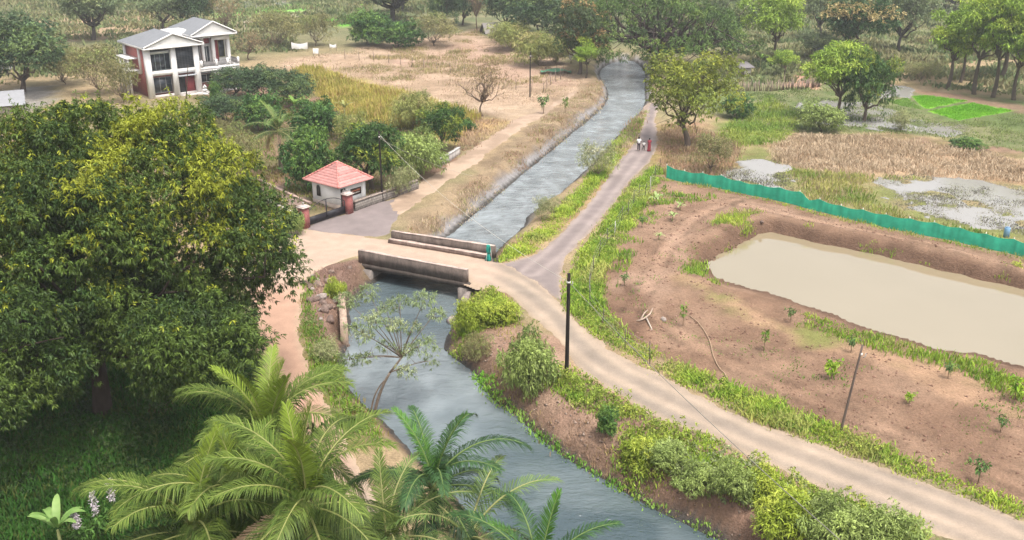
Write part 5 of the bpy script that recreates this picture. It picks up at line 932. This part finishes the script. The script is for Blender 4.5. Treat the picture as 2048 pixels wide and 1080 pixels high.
banana(1500, 135, 1.2, 1, 'dried banana plant by the small hut beyond the canal'); banana(1520, 140, 1.0, 0, 'banana plant right of the small hut beyond the canal')
def sapling_mesh(seed, h, n, pal):
    r = np.random.default_rng(seed); s = MB().tube([(0, 0, -.1), (.03, .02, h * .5), (0, 0, h * .95)], [.03, .025, .015], 5, (.25, .18, .11)); m = MB()
    c = np.stack([r.normal(size=n) * .16, r.normal(size=n) * .16, h * r.uniform(.5, 1.02, n)], -1); leaf_cloud(m, c, unit(c * A(1, 1, 0) + A(0, 0, .2)), 6, .30, .1, lerp(A(*pal[0]) + np.zeros((n, 3)), A(*pal[1]), r.random(n)), r, .5); return s.mesh('stem', M_BARK), m.mesh('leaves', M_LEAF)
SAP = [sapling_mesh(1, 1.5, 10, [(.07, .16, .02), (.2, .33, .03)]), sapling_mesh(2, 1.2, 14, [(.05, .12, .03), (.12, .22, .05)]), sapling_mesh(3, 1.0, 22, [(.16, .32, .02), (.3, .42, .03)])]
def sapling(px, py, s, k, label, group=None):
    o = thing('sapling', label, 'young tree', G(px, py), rng.uniform(0, 6), group); o.scale = (s * .9, s * .9, s); link('stem', SAP[k][0], o); link('leaves', SAP[k][1], o)
sapling(1366, 652, 1.0, 0, 'young mango sapling between the bleached branch and the tan hose'); sapling(1527, 702, 1.0, 0, 'young mango sapling alone in the middle of the bare orchard'); sapling(1662, 758, 1.2, 2, 'bushy bright green sapling left of the thin leaning post'); sapling(1955, 968, 1.15, 1, 'dark topped sapling on a pale stem in the right verge'); sapling(1249, 572, .8, 1, 'dark little sapling beside the fence bend at the orchard corner'); sapling(1896, 757, .9, 1, 'dark sapling near the pond bank at the right'); sapling(2030, 800, 1.3, 2, 'bright sapling at the right edge of the orchard'); sapling(2000, 865, .8, 1, 'small dark sapling on bare soil at the far right')
sapling(1580, 645, .9, 1, 'small sapling on the pond side grass'); sapling(1702, 705, .9, 1, 'dull sapling right of the thin post top'); sapling(1238, 448, .8, 0, 'slim sapling among the wire fence posts'); sapling(1284, 455, .9, 1, 'pale staked sapling inside the orchard by the fence'); sapling(1818, 808, .7, 2, 'tiny bright sapling in the orchard soil right of the thin post'); sapling(1087, 228, 2.0, 1, 'slim leafy sapling beside the canal track'); sapling(1130, 228, 1.5, 0, 'short forked sapling in dry grass above the canal')
# ------------------------------------------------------------ trees and bushes one by one
for a in [
 ('tree', 'mango', 742, 378, 238, 135, 'mango tree with yellow flush rising behind the gatehouse and its pole', 0), ('tree', 'bush', 617, 382, 268, 100, 'dense round dark green tree left of the gatehouse roof', 0), ('tree', 'bush', 640, 275, 200, 90, 'rounded glossy bush tree behind the garden palm', 1), ('tree', 'mango', 884, 300, 203, 78, 'small mango tree with yellow shoots by the dirt track', 1),
 ('shrub', 'sage', 838, 352, 262, 110, 'grey green feathery shrub overgrowing the stone wall end', 0), ('shrub', 'wisp', 800, 392, 330, 70, 'pale weedy shrub leaning on the stone wall', 1), ('shrub', 'bamboo', 830, 258, 180, 90, 'loose bamboo clump among the tall yellow grass', 0), ('shrub', 'bamboo', 710, 285, 225, 60, 'olive leafy shrub behind the round bush tree', 1), ('shrub', 'bush', 930, 262, 238, 40, 'small bright bush on the dry slope beside the track', 1),
 ('tree', 'dry', 967, 232, 108, 115, 'bare leafless tree standing on the dry field slope', 0),
 ('tree', 'yellow', 1376, 294, 108, 168, 'yellow green mango tree beside the gravel path at the net fence end', 0),
 ('tree', 'airy', 1668, 236, 70, 140, 'light green airy tree standing at the flooded paddy', 0), ('tree', 'mango', 1728, 243, 88, 92, 'darker tree with a black trunk right of the airy paddy tree', 1),
 ('tree', 'cream', 1708, 118, -14, 140, 'dark tree sprinkled with cream blossom above the paddy trees', 0), ('tree', 'airy', 1548, 125, -25, 120, 'tall bright green tree beyond the small hut', 1), ('tree', 'airy', 1566, 152, 96, 58, 'small light green tree on the red earth bank', 0), ('shrub', 'grey', 1632, 118, 62, 80, 'hazy grey shrub behind the red earth bank', 0),
 ('tree', 'brown', 1158, 148, 8, 112, 'dark tree with a brown flowering top left of the rain tree', 0), ('tree', 'slim', 1172, 156, 84, 50, 'small dark stemmed tree at the canal bend', 1),
 ('tree', 'slim', 1893, 178, 15, 105, 'leftmost slim trunked tree of the grove at the right', 0), ('tree', 'slim', 1948, 188, -10, 115, 'slim tree with a forked stem in the right grove', 1), ('tree', 'slim', 1985, 195, -20, 110, 'tallest dark stemmed tree of the right grove', 0), ('tree', 'slim', 2028, 200, 20, 110, 'leafy tree at the right edge of the grove', 1), ('tree', 'slim', 2065, 205, -10, 130, 'grove tree cut by the right edge of the view', 0), ('tree', 'slim', 1920, 165, 5, 90, 'thin tree behind the front row of the right grove', 1), ('tree', 'slim', 2000, 160, -25, 130, 'broad topped tree at the back of the right grove', 0),
 ('tree', 'grey', 185, 80, -40, 150, 'open branched tree with a dark trunk standing in the tan field', 0), ('tree', 'dark', 45, 185, 34, 170, 'blue green spreading tree at the upper left edge', 0), ('tree', 'grey', -30, 150, 20, 120, 'pale tree behind the blue green one at the left edge', 1),
 ('shrub', 'scrub', 200, 190, 80, 120, 'olive scrub tree screening the left side of the villa', 0), ('shrub', 'scrub', 130, 170, 95, 110, 'olive thicket left of the villa scrub', 1), ('shrub', 'scrub', 245, 205, 110, 80, 'thin bush against the villa side veranda', 0),
 ('tree', 'grey', 330, 62, -15, 90, 'grey tree right behind the villa roof', 1), ('tree', 'dark', 395, 60, -25, 90, 'dark grey green tree above the villa ridge', 1), ('tree', 'dry', 456, 70, -20, 70, 'thin bare tree right of the villa roof', 1), ('tree', 'scrub', 560, 95, 18, 120, 'sparse olive tree beyond the hung white cloths', 1), ('tree', 'scrub', 634, 92, 20, 85, 'round topped olive tree with a dark trunk above the small white cloth', 0), ('shrub', 'dry', 500, 120, 55, 80, 'bare brownish shrub right of the villa', 0),
 ('tree', 'grey', 778, 45, -70, 220, 'wide grey tree with heavy dark limbs at the top edge', 0), ('shrub', 'bush', 740, 90, 28, 85, 'deep green leafy thicket below the wide grey tree', 0), ('shrub', 'bush', 800, 95, 42, 80, 'dull green bush right of the deep green thicket', 1), ('tree', 'dark', 893, 62, -30, 60, 'narrow blue grey tree at the head of the straw field', 0), ('tree', 'dry', 955, 60, -60, 60, 'white barked bare tree at the head of the straw field', 1), ('tree', 'scrub', 870, 92, 25, 110, 'thorny olive scrub at the top of the straw field', 1), ('tree', 'dark', 925, 50, -40, 70, 'dark tree behind the white barked bare tree', 1),
 ('shrub', 'bamboo', 1025, 100, 40, 90, 'olive bamboo thicket at the upper end of the straw field', 1), ('shrub', 'bamboo', 1075, 130, 62, 100, 'drooping bamboo clump near the distant pole', 0), ('shrub', 'bamboo', 1110, 128, 72, 70, 'brownish bamboo clump next to the brown topped tree', 1), ('tree', 'dark', 1080, 90, -20, 150, 'broad dark crown behind the bamboo', 0), ('tree', 'dark', 1010, 62, -30, 100, 'grey green crown left of the broad dark crown', 1), ('tree', 'dark', 1140, 70, -40, 120, 'dense green crown left of the rain tree top', 0),
 ('tree', 'grey', 1800, 105, -40, 120, 'pale misty tree between the cream blossom tree and the right grove', 1), ('tree', 'grey', 1450, 110, -20, 110, 'grey green tree at the right end of the rain tree', 0), ('tree', 'grey', 1640, 80, -40, 90, 'faint brownish tree behind the cream blossom tree', 1),
 ('shrub', 'sage', 1060, 795, 662, 110, 'large grey green bush on the bank beside the black pole', 0), ('shrub', 'wisp', 1196, 352, 282, 80, 'wispy grey green shrub between canal and gravel path', 1), ('shrub', 'wisp', 1090, 440, 385, 50, 'pale dry weed bush at the canal edge above the bridge', 0),
 ('shrub', 'light_bush', 985, 645, 598, 90, 'bright lime bush by the right end of the bridge', 0), ('shrub', 'light_bush', 935, 660, 605, 55, 'low lime shrub against the bridge abutment', 1), ('shrub', 'bush', 1213, 868, 818, 45, 'small dark green shrub on the right canal bank', 0), ('shrub', 'sage', 1330, 935, 885, 80, 'whitish leaved shrub in the verge above the canal bank', 1), ('shrub', 'sage', 1395, 985, 930, 95, 'grey flowered bush low on the right bank', 0), ('shrub', 'sage', 1465, 1000, 925, 85, 'taller grey green bush right of the grey flowered one', 1), ('shrub', 'light_bush', 1285, 940, 880, 85, 'yellow green bush at the left end of the bank shrubs', 1), ('shrub', 'light_bush', 1570, 1062, 985, 120, 'lime green bush where the bank meets the lower road', 0), ('shrub', 'light_bush', 1525, 1000, 945, 80, 'lime bush behind the tall grey green one', 1), ('shrub', 'light_bush', 672, 600, 562, 42, 'fresh green bush growing out of the rubble heap', 1),
 ('shrub', 'sage', 1670, 1095, 1010, 130, 'broad leaved pale shrub at the bottom edge left of the road', 0), ('shrub', 'sage', 1770, 1120, 1030, 130, 'pale leafy shrub beside the road at the bottom edge', 1), ('shrub', 'wisp', 655, 725, 672, 80, 'weedy green bush above the left water edge', 0), ('shrub', 'scrub', 955, 735, 660, 80, 'brown dry shrub on the bank below the lime bush', 0),
 ('shrub', 'dark', 470, 195, 138, 90, 'dark hedge bush beside the villa terrace', 0), ('shrub', 'dark', 530, 205, 132, 100, 'grey green hedge bush between villa and palm', 1), ('shrub', 'dark', 585, 215, 145, 85, 'hedge bush next to the tall yellow grass', 0), ('shrub', 'dark', 455, 250, 190, 90, 'low hedge bush in front of the villa terrace', 1), ('shrub', 'bush', 520, 262, 188, 80, 'leafy bush left of the garden palm', 1),
 ('shrub', 'scrub', 490, 370, 262, 100, 'brownish shrub with pale leaves left of the palm trunk', 1), ('shrub', 'scrub', 455, 320, 235, 80, 'olive shrub between the big mango and the garden', 0), ('shrub', 'sage', 585, 470, 418, 50, 'weedy shrub growing at the left gate pier', 0), ('shrub', 'bush', 432, 205, 168, 26, 'small fan leaved plant by the villa steps', 0),
 ('shrub', 'bush', 1470, 235, 190, 60, 'green bank bush behind the yellow green mango', 1), ('shrub', 'sage', 1640, 262, 205, 90, 'low bush under the airy paddy tree', 1), ('shrub', 'wisp', 1800, 262, 212, 60, 'thin reedy bush in front of the seedling beds', 0), ('shrub', 'scrub', 1420, 345, 262, 90, 'brown thorn thicket under the yellow green mango', 0), ('shrub', 'bush', 1930, 300, 278, 60, 'low green bush on the bund above the reeds', 0), ('shrub', 'light_bush', 2015, 570, 528, 55, 'lime weeds hanging over the pond bank at the right', 1), ('shrub', 'scrub', 1840, 160, 120, 90, 'low thorn scrub left of the right grove', 1)]:
    k, kd, bx, by, ty, w, lb, v = a; plant('tree' if k == 'tree' else 'shrub', kd, bx, by, ty, w, lb, k, None, v, None, ('trunk', 'crown') if k == 'tree' else ('stems', 'foliage'))
# the misty tree belt across the top of the view
r_ = np.random.default_rng(21); n_ = 0
for row, (y0, y1, st) in enumerate(((30, 4, 50), (0, -18, 40), (-28, -45, 40), (-60, -85, 38), (-100, -120, 40))):
    for x in np.arange(-120, 2180, st):
        x = x + r_.uniform(-22, 22); y = r_.uniform(y1, y0)
        if (row < 2 and 1130 < x < 1490) or (row == 2 and 1200 < x < 1420): continue
        if row == 0 and (400 < x < 740 or 840 < x < 1000 or x < 120): continue
        if (row == 1 and 425 < x < 740) or (row == 2 and 440 < x < 570): continue
        p = G(x, y); kd = ('grey', 'dark', 'grey', 'scrub', 'grey', 'airy')[r_.integers(0, 6)]; w = r_.uniform(9, 16); h = r_.uniform(7, 13) * (1.1 if row else .9)
        sec = 'behind the villa' if x < 700 else ('behind the straw field' if x < 1480 else 'behind the right grove')
        tone = {'grey': 'misty grey green', 'dark': 'misty dark green', 'scrub': 'misty olive brown', 'airy': 'misty light green'}[kd]
        plant_at('tree', kd, p, w, h, f'{tone} tree in the far belt {sec}', 'tree', f'{tone} trees {sec}', int(r_.integers(0, 2)))

# ------------------------------------------------------------ flower spikes, rice, grasses
for k, (x, y, lb) in enumerate(((200, 1075, 'tall flower spike with lilac white blossom at the bottom left'), (160, 1082, 'short white flower spike beside the banana plant'), (232, 1045, 'slim lilac flower spike by the drooping palm frond'))):
    p = P(x, y, 0); p[2] = Z(p[0], p[1]); o = thing('flower_spike', lb, 'flower', p); r = np.random.default_rng(k); h = (2.6, 1.6, 2.4)[k]
    MB().tube([(0, 0, 0), (.05, 0, h * .5), (0, 0, h)], [.03, .025, .01], 5, (.14, .2, .05)).obj('stem', M_BARK, o); m = MB(); n = 60; c = np.stack([r.normal(size=n) * .06, r.normal(size=n) * .06, h * r.uniform(.5, 1.0, n)], -1); leaf_cloud(m, c, unit(c * A(1, 1, 0) + 1e-3), 4, .13, .07, lerp(A(.5, .42, .48) + np.zeros((n, 3)), A(.68, .62, .62), r.random(n)), r, .2); m.obj('blossom', M_LEAF, o)
    m = MB(); c = np.stack([r.normal(size=30) * .2, r.normal(size=30) * .2, h * r.uniform(.1, .5, 30)], -1); leaf_cloud(m, c, unit(c * A(1, 1, 0) + 1e-3), 4, .3, .1, A(.08, .17, .03) + np.zeros((30, 3)), r, .4); m.obj('leaves', M_LEAF, o)
def pw_(l, z=0.): return PP(l, z)
grass('verge_grass', 'bright yellow green grass along the right side of the road and the gravel path', scatter(pw_([(1124, 615), (1128, 575), (1140, 530), (1200, 452), (1262, 368), (1316, 326), (1332, 340), (1300, 400), (1250, 480), (1215, 540), (1205, 600), (1245, 660), (1330, 712), (1450, 762), (1700, 862), (1900, 950), (2150, 1045), (2150, 1085), (2060, 1045), (1936, 996), (1696, 912), (1504, 842), (1301, 742), (1180, 670)]), 34, .26, 1.6), (.15, .6), .075, YG, 7, .25, .9)
grass('verge_grass', 'lime grass strip between the canal and the gravel path', scatter(pw_([(985, 522), (1010, 495), (1060, 462), (1150, 385), (1215, 300), (1270, 240), (1286, 240), (1236, 320), (1205, 362), (1140, 440), (1072, 506), (1010, 528)]), 28, .26, 1.6), (.15, .6), .075, YG, 7, .25, .9)
grass('bank_grass', 'yellow green grass and weeds between the lower road and the canal bank', scatter(pw_([(1118, 735), (1141, 722), (1167, 749), (1224, 785), (1311, 834), (1357, 857), (1424, 872), (1524, 925), (1625, 970), (1723, 1012), (1860, 1072), (1860, 1130), (1600, 1130), (1530, 1060), (1420, 975), (1330, 955), (1250, 945), (1225, 905), (1240, 860), (1180, 835), (1120, 800), (1090, 770)]), 22, .42), (.15, .6), .08, YG, 7, .28, .9)
grass('bank_grass', 'sparse dry brown grass on the right canal bank', scatter(pw_([(900, 660), (1000, 650), (1110, 680), (1140, 780), (1250, 880), (1500, 1000), (1650, 1130), (1500, 1130), (1300, 1010), (1100, 885), (980, 790)]), 9, .5), (.15, .45), .05, (RUST[0], (.25, .22, .06)), 5, .25, .6)
grass('bank_grass', 'lime grass around the right end of the bridge', scatter(pw_([(938, 590), (985, 572), (1025, 605), (1040, 650), (990, 655), (920, 690), (895, 700), (905, 650)]), 20), (.25, .6), .07, YG, 6, .25, .5)
grass('pond_grass', 'lime grass clumps on the near and left pond banks', scatter(pw_([(1355, 545), (1385, 500), (1430, 440), (1470, 415), (1535, 425), (1500, 470), (1440, 500), (1405, 540), (1430, 560), (1530, 598), (1640, 630), (1760, 668), (1870, 702), (2080, 750), (2080, 830), (1900, 740), (1720, 695), (1560, 640), (1430, 590), (1370, 560)]), 16, .47, 4), (.25, .6), .07, (YG[0], YG[1], GR2[0]), 6, .25, .55, zmin=-.75)
grass('pond_grass', 'lime grass patches on the far pond bank and along the net foot', scatter(pw_([(1600, 448), (1720, 472), (1830, 498), (1950, 530), (2080, 560), (2080, 585), (1980, 560), (1860, 532), (1740, 502), (1620, 476)]), 16, .52, 3, 5), (.2, .55), .07, (YG[0], YG[1]), 6, .25, .55, zmin=-.75)
grass('net_grass', 'grass tufts at the foot of the green net', strip(NET + A(-.3, -.6), .35, 10, 1.), (.15, .5), .06, YG, 5, .2, .5)
grass('orchard_grass', 'bushy weeds inside the orchard fence', scatter(pw_([(1215, 545), (1250, 470), (1300, 395), (1340, 368), (1430, 388), (1440, 400), (1370, 410), (1330, 440), (1290, 480), (1255, 540), (1235, 590)]), 9, .5, 2.5, 3), (.2, .6), .08, (GR2[0], YG[0], YG[1]), 6, .22, .6)
grass('soil_weeds', 'scattered small weeds on the bare orchard soil', scatter(pw_([(1220, 600), (1400, 420), (1500, 420), (1400, 560), (1600, 690), (2080, 800), (2100, 1020), (1700, 860), (1450, 745), (1290, 690)]), 2.2, .57, 2.2, 9), (.08, .28), .07, (GR2[0], (.2, .24, .08)), 5, .18, .8)
grass('left_bank_grass', 'green grass between the red dirt road and the canal', scatter(pw_([(602, 585), (612, 560), (640, 548), (625, 600), (650, 660), (690, 690), (684, 745), (730, 815), (780, 870), (760, 900), (700, 870), (650, 790), (615, 725), (597, 650)]), 22, .3), (.15, .5), .07, (GR2[0], YG[0], (.25, .17, .07)), 6, .22, .6)
grass('rubble_growth', 'dry roots and dead stems over the rubble bank', scatter(pw_([(610, 560), (640, 535), (715, 522), (730, 555), (700, 590), (690, 680), (650, 660)]), 12), (.1, .4), .05, ((.2, .13, .1), (.3, .2, .15)), 5, .25, .9)
grass('edge_plants', 'bright water plants along the right waterline', strip(PP([(985, 802), (1024, 822), (1074, 873), (1147, 927), (1211, 963), (1307, 1020), (1400, 1060), (1480, 1110)], WZ), .32, 26, 1.), (.1, .3), .1, ((.13, .26, .04), (.22, .34, .07)), 6, .18, .7, zmin=-3)
grass('edge_plants', 'bright green creeper at the waterline below the grey green bush', scatter(PP([(935, 735), (960, 738), (1000, 770), (1010, 795), (985, 795), (950, 765)], -1.2), 30), (.1, .3), .12, ((.1, .28, .03), (.2, .36, .05)), 6, .18, .7, zmin=-3)
grass('canal_grass', 'tall dry tan grass on the left bank of the upper canal', scatter(pw_([(800, 470), (860, 430), (940, 365), (1040, 285), (1085, 240), (1150, 188), (1205, 150), (1218, 200), (1190, 235), (1100, 300), (1000, 390), (905, 470), (880, 488)]), 15, .42, 2.), (.1, .5), .05, (RUST[0], DRY[1], (.2, .22, .06)), 6, .3, .8)
grass('path_side_grass', 'rusty dry grass beside the walking people', scatter(pw_([(1222, 300), (1265, 235), (1290, 205), (1296, 225), (1268, 285), (1236, 318)]), 10), (.2, .8), .07, (RUST[0], DRY[1], YG[0]), 6, .35, .5)
grass('path_side_grass', 'reddish dry undergrowth below the yellow green mango', scatter(pw_([(1310, 335), (1318, 300), (1325, 245), (1400, 250), (1490, 290), (1470, 330), (1440, 352), (1340, 360)]), 9), (.2, .7), .07, (RUST[0], RUST[1], (.2, .2, .06)), 6, .35, .5)
grass('reed_grass', 'band of tall dry straw coloured reeds across the marsh', scatter(pw_([(1540, 290), (1590, 264), (1720, 266), (1900, 292), (2200, 345), (2200, 392), (2040, 360), (1850, 345), (1680, 345), (1560, 325)]), 6.5, .25), (.3, .9), .10, DRY, 7, .45, .9)
grass('marsh_grass', 'green and yellow marsh grass behind the net', scatter(pw_([(1570, 330), (1690, 345), (1850, 350), (1750, 360), (1745, 400), (1880, 445), (2100, 500), (2100, 525), (1900, 470), (1720, 415), (1600, 395), (1590, 360)]), 8, .3), (.25, .7), .09, (GR2[0], (.3, .28, .09), DRY[0]), 6, .4, .6, avoid=False)
grass('stubble', 'dark rice stubble standing in the flooded field', np.vstack([scatter(pw_(WETS[k][0]), 18 if k < 2 else 9, .24, 1.6) for k in (0, 1, 2)]), (.06, .3), .06, ((.09, .085, .065), (.26, .24, .19), (.2, .22, .08)), 4, .2, 1.1, avoid=False)
grass('marsh_grass', 'bright green grass slope right of the yellow green mango', scatter(pw_([(1425, 275), (1470, 230), (1540, 185), (1600, 230), (1590, 262), (1560, 280), (1480, 290)]), 6), (.25, .7), .1, ((.13, .21, .035), (.25, .29, .06)), 6, .4, .7)
grass('paddy_grass', 'dull green paddy weeds around the flooded fields', scatter(pw_([(1480, 185), (1600, 170), (1760, 165), (1780, 200), (1900, 240), (2040, 222), (2250, 260), (2250, 330), (2050, 300), (1880, 270), (1600, 250)]), 3.2, .42), (.15, .45), .1, ((.11, .15, .05), (.18, .22, .07)), 6, .45, .7)
for pl, lb in (([(1824, 189), (1856, 187), (1937, 198), (1852, 213), (1838, 203)], 'smaller upper bed of vivid green rice seedlings'), ([(1858, 217), (1946, 202), (2028, 216), (1919, 236)], 'larger lower bed of vivid green rice seedlings'), ([(1775, 200), (1815, 192), (1832, 205), (1850, 216), (1800, 208)], 'paler patch of rice seedlings beside the vivid beds')):
    pl_ = pw_(pl); p_ = scatter(pl_, 26); pale = 'paler' in lb; grass('rice_seedlings', lb, p_, (.16, .24), .10, ((.13, .32, .02), (.18, .38, .03)) if not pale else ((.15, .27, .05), (.2, .32, .07)), 6, .12, .3, hn=False, avoid=False)
grass('tall_grass', 'tall yellow green grass belt between the garden and the straw field', scatter(pw_([(585, 140), (640, 138), (700, 160), (770, 180), (900, 215), (960, 240), (900, 290), (855, 262), (760, 250), (690, 235), (620, 180)]), 6), (.5, 1.5), .11, ((.25, .24, .05), (.36, .31, .08), (.36, .24, .1)), 7, .5, .4)
grass('field_grass', 'short dry straw grass over the big tan field', scatter(pw_([(560, 125), (640, 108), (830, 80), (960, 62), (1050, 90), (1185, 150), (1165, 190), (1060, 205), (1000, 235), (740, 170), (600, 140)]), 2.4, .48), (.1, .36), .07, (DRY[0], DRY[1], RUST[0]), 6, .6, .9)
grass('field_grass', 'scattered olive scrub growth in the straw field', scatter(pw_([(600, 120), (700, 105), (830, 82), (960, 66), (1040, 95), (1130, 140), (1120, 185), (1010, 200), (900, 190), (740, 160)]), 3., .56, 5, 12), (.2, .8), .08, ((.19, .18, .07), (.27, .23, .1), RUST[0]), 6, .5, .8)
grass('field_grass', 'rust coloured dry weeds on the slope around the bare tree', scatter(pw_([(900, 300), (930, 235), (1030, 245), (1025, 262), (960, 300), (920, 320)]), 6), (.2, .7), .08, (RUST[0], RUST[1]), 6, .4, .6)
grass('garden_growth', 'mixed low growth on the garden ground', scatter(pw_([(400, 200), (620, 190), (860, 280), (900, 315), (820, 380), (700, 400), (600, 430), (480, 440), (400, 330)]), 4, .4), (.15, .6), .1, (GR2[0], (.2, .17, .06), RUST[0]), 6, .35, .6)
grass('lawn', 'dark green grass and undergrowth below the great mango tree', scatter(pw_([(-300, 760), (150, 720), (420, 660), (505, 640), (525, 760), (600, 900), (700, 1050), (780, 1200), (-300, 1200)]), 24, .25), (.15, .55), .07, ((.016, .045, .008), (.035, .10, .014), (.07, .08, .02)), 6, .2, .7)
grass('far_growth', 'hazy brush and dry grass in the distant fields', np.vstack([scatter(pw_([(1480, 60), (2200, 60), (2250, 160), (1900, 150), (1740, 120), (1480, 110)]), 1., .35, 6), scatter(pw_([(-500, 100), (430, 60), (600, 60), (1000, 30), (1500, 60), (2600, 60), (2600, -60), (-500, -60)]), .5, .35, 9), scatter(pw_([(-100, 190), (250, 130), (440, 110), (620, 100), (560, 60), (-100, 90)]), .9, .4, 6), scatter(pw_([(1330, 175), (1500, 90), (2300, 100), (2300, 215), (1800, 165), (1650, 160)]), .9, .4, 6)]), (.3, 1.6), .35, ((.10, .14, .055), (.2, .18, .09), (.16, .18, .07)), 6, .8, .9, avoid=False)

def weeds(name, label, pts, h, L, Wd, pal, k=7, cat='weeds', avoid=True):
    if avoid:
        kp = np.ones(len(pts), bool)
        for pl in (ROAD, PATH): kp &= sdp(pts[:, 0], pts[:, 1], pl) > .25
        pts = pts[kp]
    r = np.random.default_rng(len(pts)); z = hfun(pts[:, 0], pts[:, 1]); n = len(pts); hh = h * np.clip(fbm(pts[:, 0], pts[:, 1], 1.4, 3, 91) * 1.9 - .25, .1, 1.3) * r.uniform(.3, 1., n)
    c = np.column_stack([pts, z + hh]); m = MB(); col = lerp(A(*pal[0]) + np.zeros((n, 3)), A(*pal[1]), np.clip(hh / h * .8 + r.random(n) * .4 - .1, 0, 1)) * r.uniform(.75, 1.2, (n, 1))
    leaf_cloud(m, c, unit(r.normal(size=(n, 3)) * .5 + A(0, 0, .8)), k, L, Wd, col, r, .1, 1.); return T(m.obj(name, M_LEAF), label, cat, kind='stuff')
BANK = pw_([(1118, 735), (1141, 722), (1167, 749), (1224, 785), (1311, 834), (1357, 857), (1424, 872), (1524, 925), (1625, 970), (1723, 1012), (1860, 1072), (1860, 1130), (1640, 1130), (1560, 1050), (1450, 985), (1350, 955), (1260, 940), (1228, 905), (1240, 860), (1180, 830), (1120, 795), (1095, 770)])
weeds('bank_weeds', 'leafy lime weeds tangled between the lower road and the canal', scatter(BANK, 34, .40, 2.6, 4), .95, .17, .075, ((.13, .21, .025), (.34, .38, .06)))
weeds('bank_weeds', 'grey green leafy weeds mixed along the lower road bank', scatter(pw_([(1300, 880), (1420, 900), (1540, 960), (1640, 1010), (1860, 1090), (1860, 1130), (1640, 1130), (1460, 1010), (1320, 950)]), 14, .46, 2.6, 14), 1.1, .2, .1, ((.16, .2, .08), (.32, .35, .16)))
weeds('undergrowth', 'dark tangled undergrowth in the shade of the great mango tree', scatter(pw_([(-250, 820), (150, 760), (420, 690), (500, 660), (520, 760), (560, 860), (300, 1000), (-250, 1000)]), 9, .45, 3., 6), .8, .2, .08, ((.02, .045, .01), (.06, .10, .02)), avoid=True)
weeds('verge_weeds', 'low leafy weeds in the verges of the road and path', np.vstack([scatter(pw_([(1124, 615), (1140, 530), (1200, 452), (1262, 368), (1316, 326), (1332, 340), (1250, 480), (1215, 540), (1205, 600), (1245, 660), (1330, 712), (1450, 762), (1700, 862), (2150, 1045), (2150, 1085), (1936, 996), (1696, 912), (1504, 842), (1301, 742), (1180, 670)]), 12, .42, 1.8, 6), scatter(pw_([(938, 590), (985, 572), (1025, 605), (1040, 650), (990, 655), (920, 690), (895, 700), (905, 650)]), 26, .35, 1.5)]), .6, .15, .07, ((.13, .21, .025), (.34, .38, .06)))
weeds('left_bank_weeds', 'tangled green weeds on the left canal bank below the rubble', scatter(pw_([(604, 600), (640, 640), (690, 690), (684, 745), (730, 815), (760, 860), (730, 880), (660, 800), (610, 720)]), 26, .36, 1.5), .55, .15, .065, ((.08, .16, .03), (.24, .31, .06)))
def clods(name, label, pts, lo, hi, c1, c2, kind='stuff'):
    r = np.random.default_rng(len(pts)); z = hfun(pts[:, 0], pts[:, 1]); n = len(pts); sz = lo + (hi - lo) * r.random(n) ** 3
    base = np.array([(1, 0, 0), (-.5, .87, 0), (-.5, -.87, 0), (.1, .1, .8), (0, 0, -.4)]); v = base[None] * sz[:, None, None] * r.uniform(.6, 1.3, (n, 5, 1)); a = r.uniform(0, 6.28, n); ca, sa = np.cos(a)[:, None], np.sin(a)[:, None]
    v = np.stack([v[..., 0] * ca - v[..., 1] * sa, v[..., 0] * sa + v[..., 1] * ca, v[..., 2]], -1) + np.column_stack([pts, z])[:, None]; o = np.arange(n)[:, None] * 5
    t = np.concatenate([o + np.array([q]) for q in ((0, 1, 3), (1, 2, 3), (2, 0, 3), (1, 0, 4), (2, 1, 4), (0, 2, 4))]); col = lerp(A(*c1) + np.zeros((n, 3)), A(*c2), r.random(n))
    return T(MB().add(v.reshape(-1, 3), None, t, np.repeat(col, 5, 0)).obj(name, M_STONE), label, 'earth', kind=kind)
ORCH = pw_([(1215, 560), (1300, 420), (1440, 392), (1560, 412), (1800, 468), (2100, 540), (2100, 560), (1700, 470), (1530, 430), (1400, 545), (1560, 640), (1700, 690), (2100, 790), (2100, 1020), (1700, 868), (1450, 752), (1270, 690)])
clods('soil_clods', 'loose clods of brown earth over the bare orchard', scatter(ORCH, 7, .42, 2.5, 8), .03, .16, (.16, .085, .06), (.30, .19, .14))
clods('bank_clods', 'crumbling earth and stones on the right canal bank', scatter(pw_([(895, 690), (1000, 655), (1115, 690), (1140, 790), (1250, 880), (1500, 1000), (1650, 1130), (1480, 1110), (1300, 1018), (1100, 890), (970, 775)]), 10, .4, 2), .03, .17, (.15, .1, .075), (.33, .25, .2))
clods('bank_clods', 'crumbling dark earth along the steep far pond bank', strip(PP([(1420, 530), (1450, 500), (1490, 478), (1550, 464), (1640, 484), (1770, 510), (1870, 534), (2000, 566)]) + A(.2, 1.0), .9, 14), .04, .2, (.10, .06, .04), (.24, .15, .1))
clods('road_stones', 'small stones scattered along the road and path edges', np.vstack([strip(np.vstack([ROAD, ROAD[:1]]), .5, 2.2), strip(np.vstack([PATH, PATH[:1]]), .45, 2.2), scatter(DRIVE, 2.5)]), .02, .07, (.25, .2, .17), (.45, .38, .33))

# ------------------------------------------------------------ air
hm = bpy.data.materials.new('haze'); hm.use_nodes = True; nt = hm.node_tree; nt.nodes.remove(nt.nodes['Principled BSDF']); pv = nt.nodes.new('ShaderNodeVolumePrincipled')
pv.inputs['Color'].default_value = (.93, .95, .97, 1); pv.inputs['Density'].default_value = .00045; pv.inputs['Anisotropy'].default_value = .3
nt.links.new(pv.outputs[0], nt.nodes['Material Output'].inputs['Volume'])
o = MB().box(-470, 470, -6, 800, -4.5, 34).obj('haze', hm); T(o, 'thin pale haze over the fields', 'haze', kind='stuff')
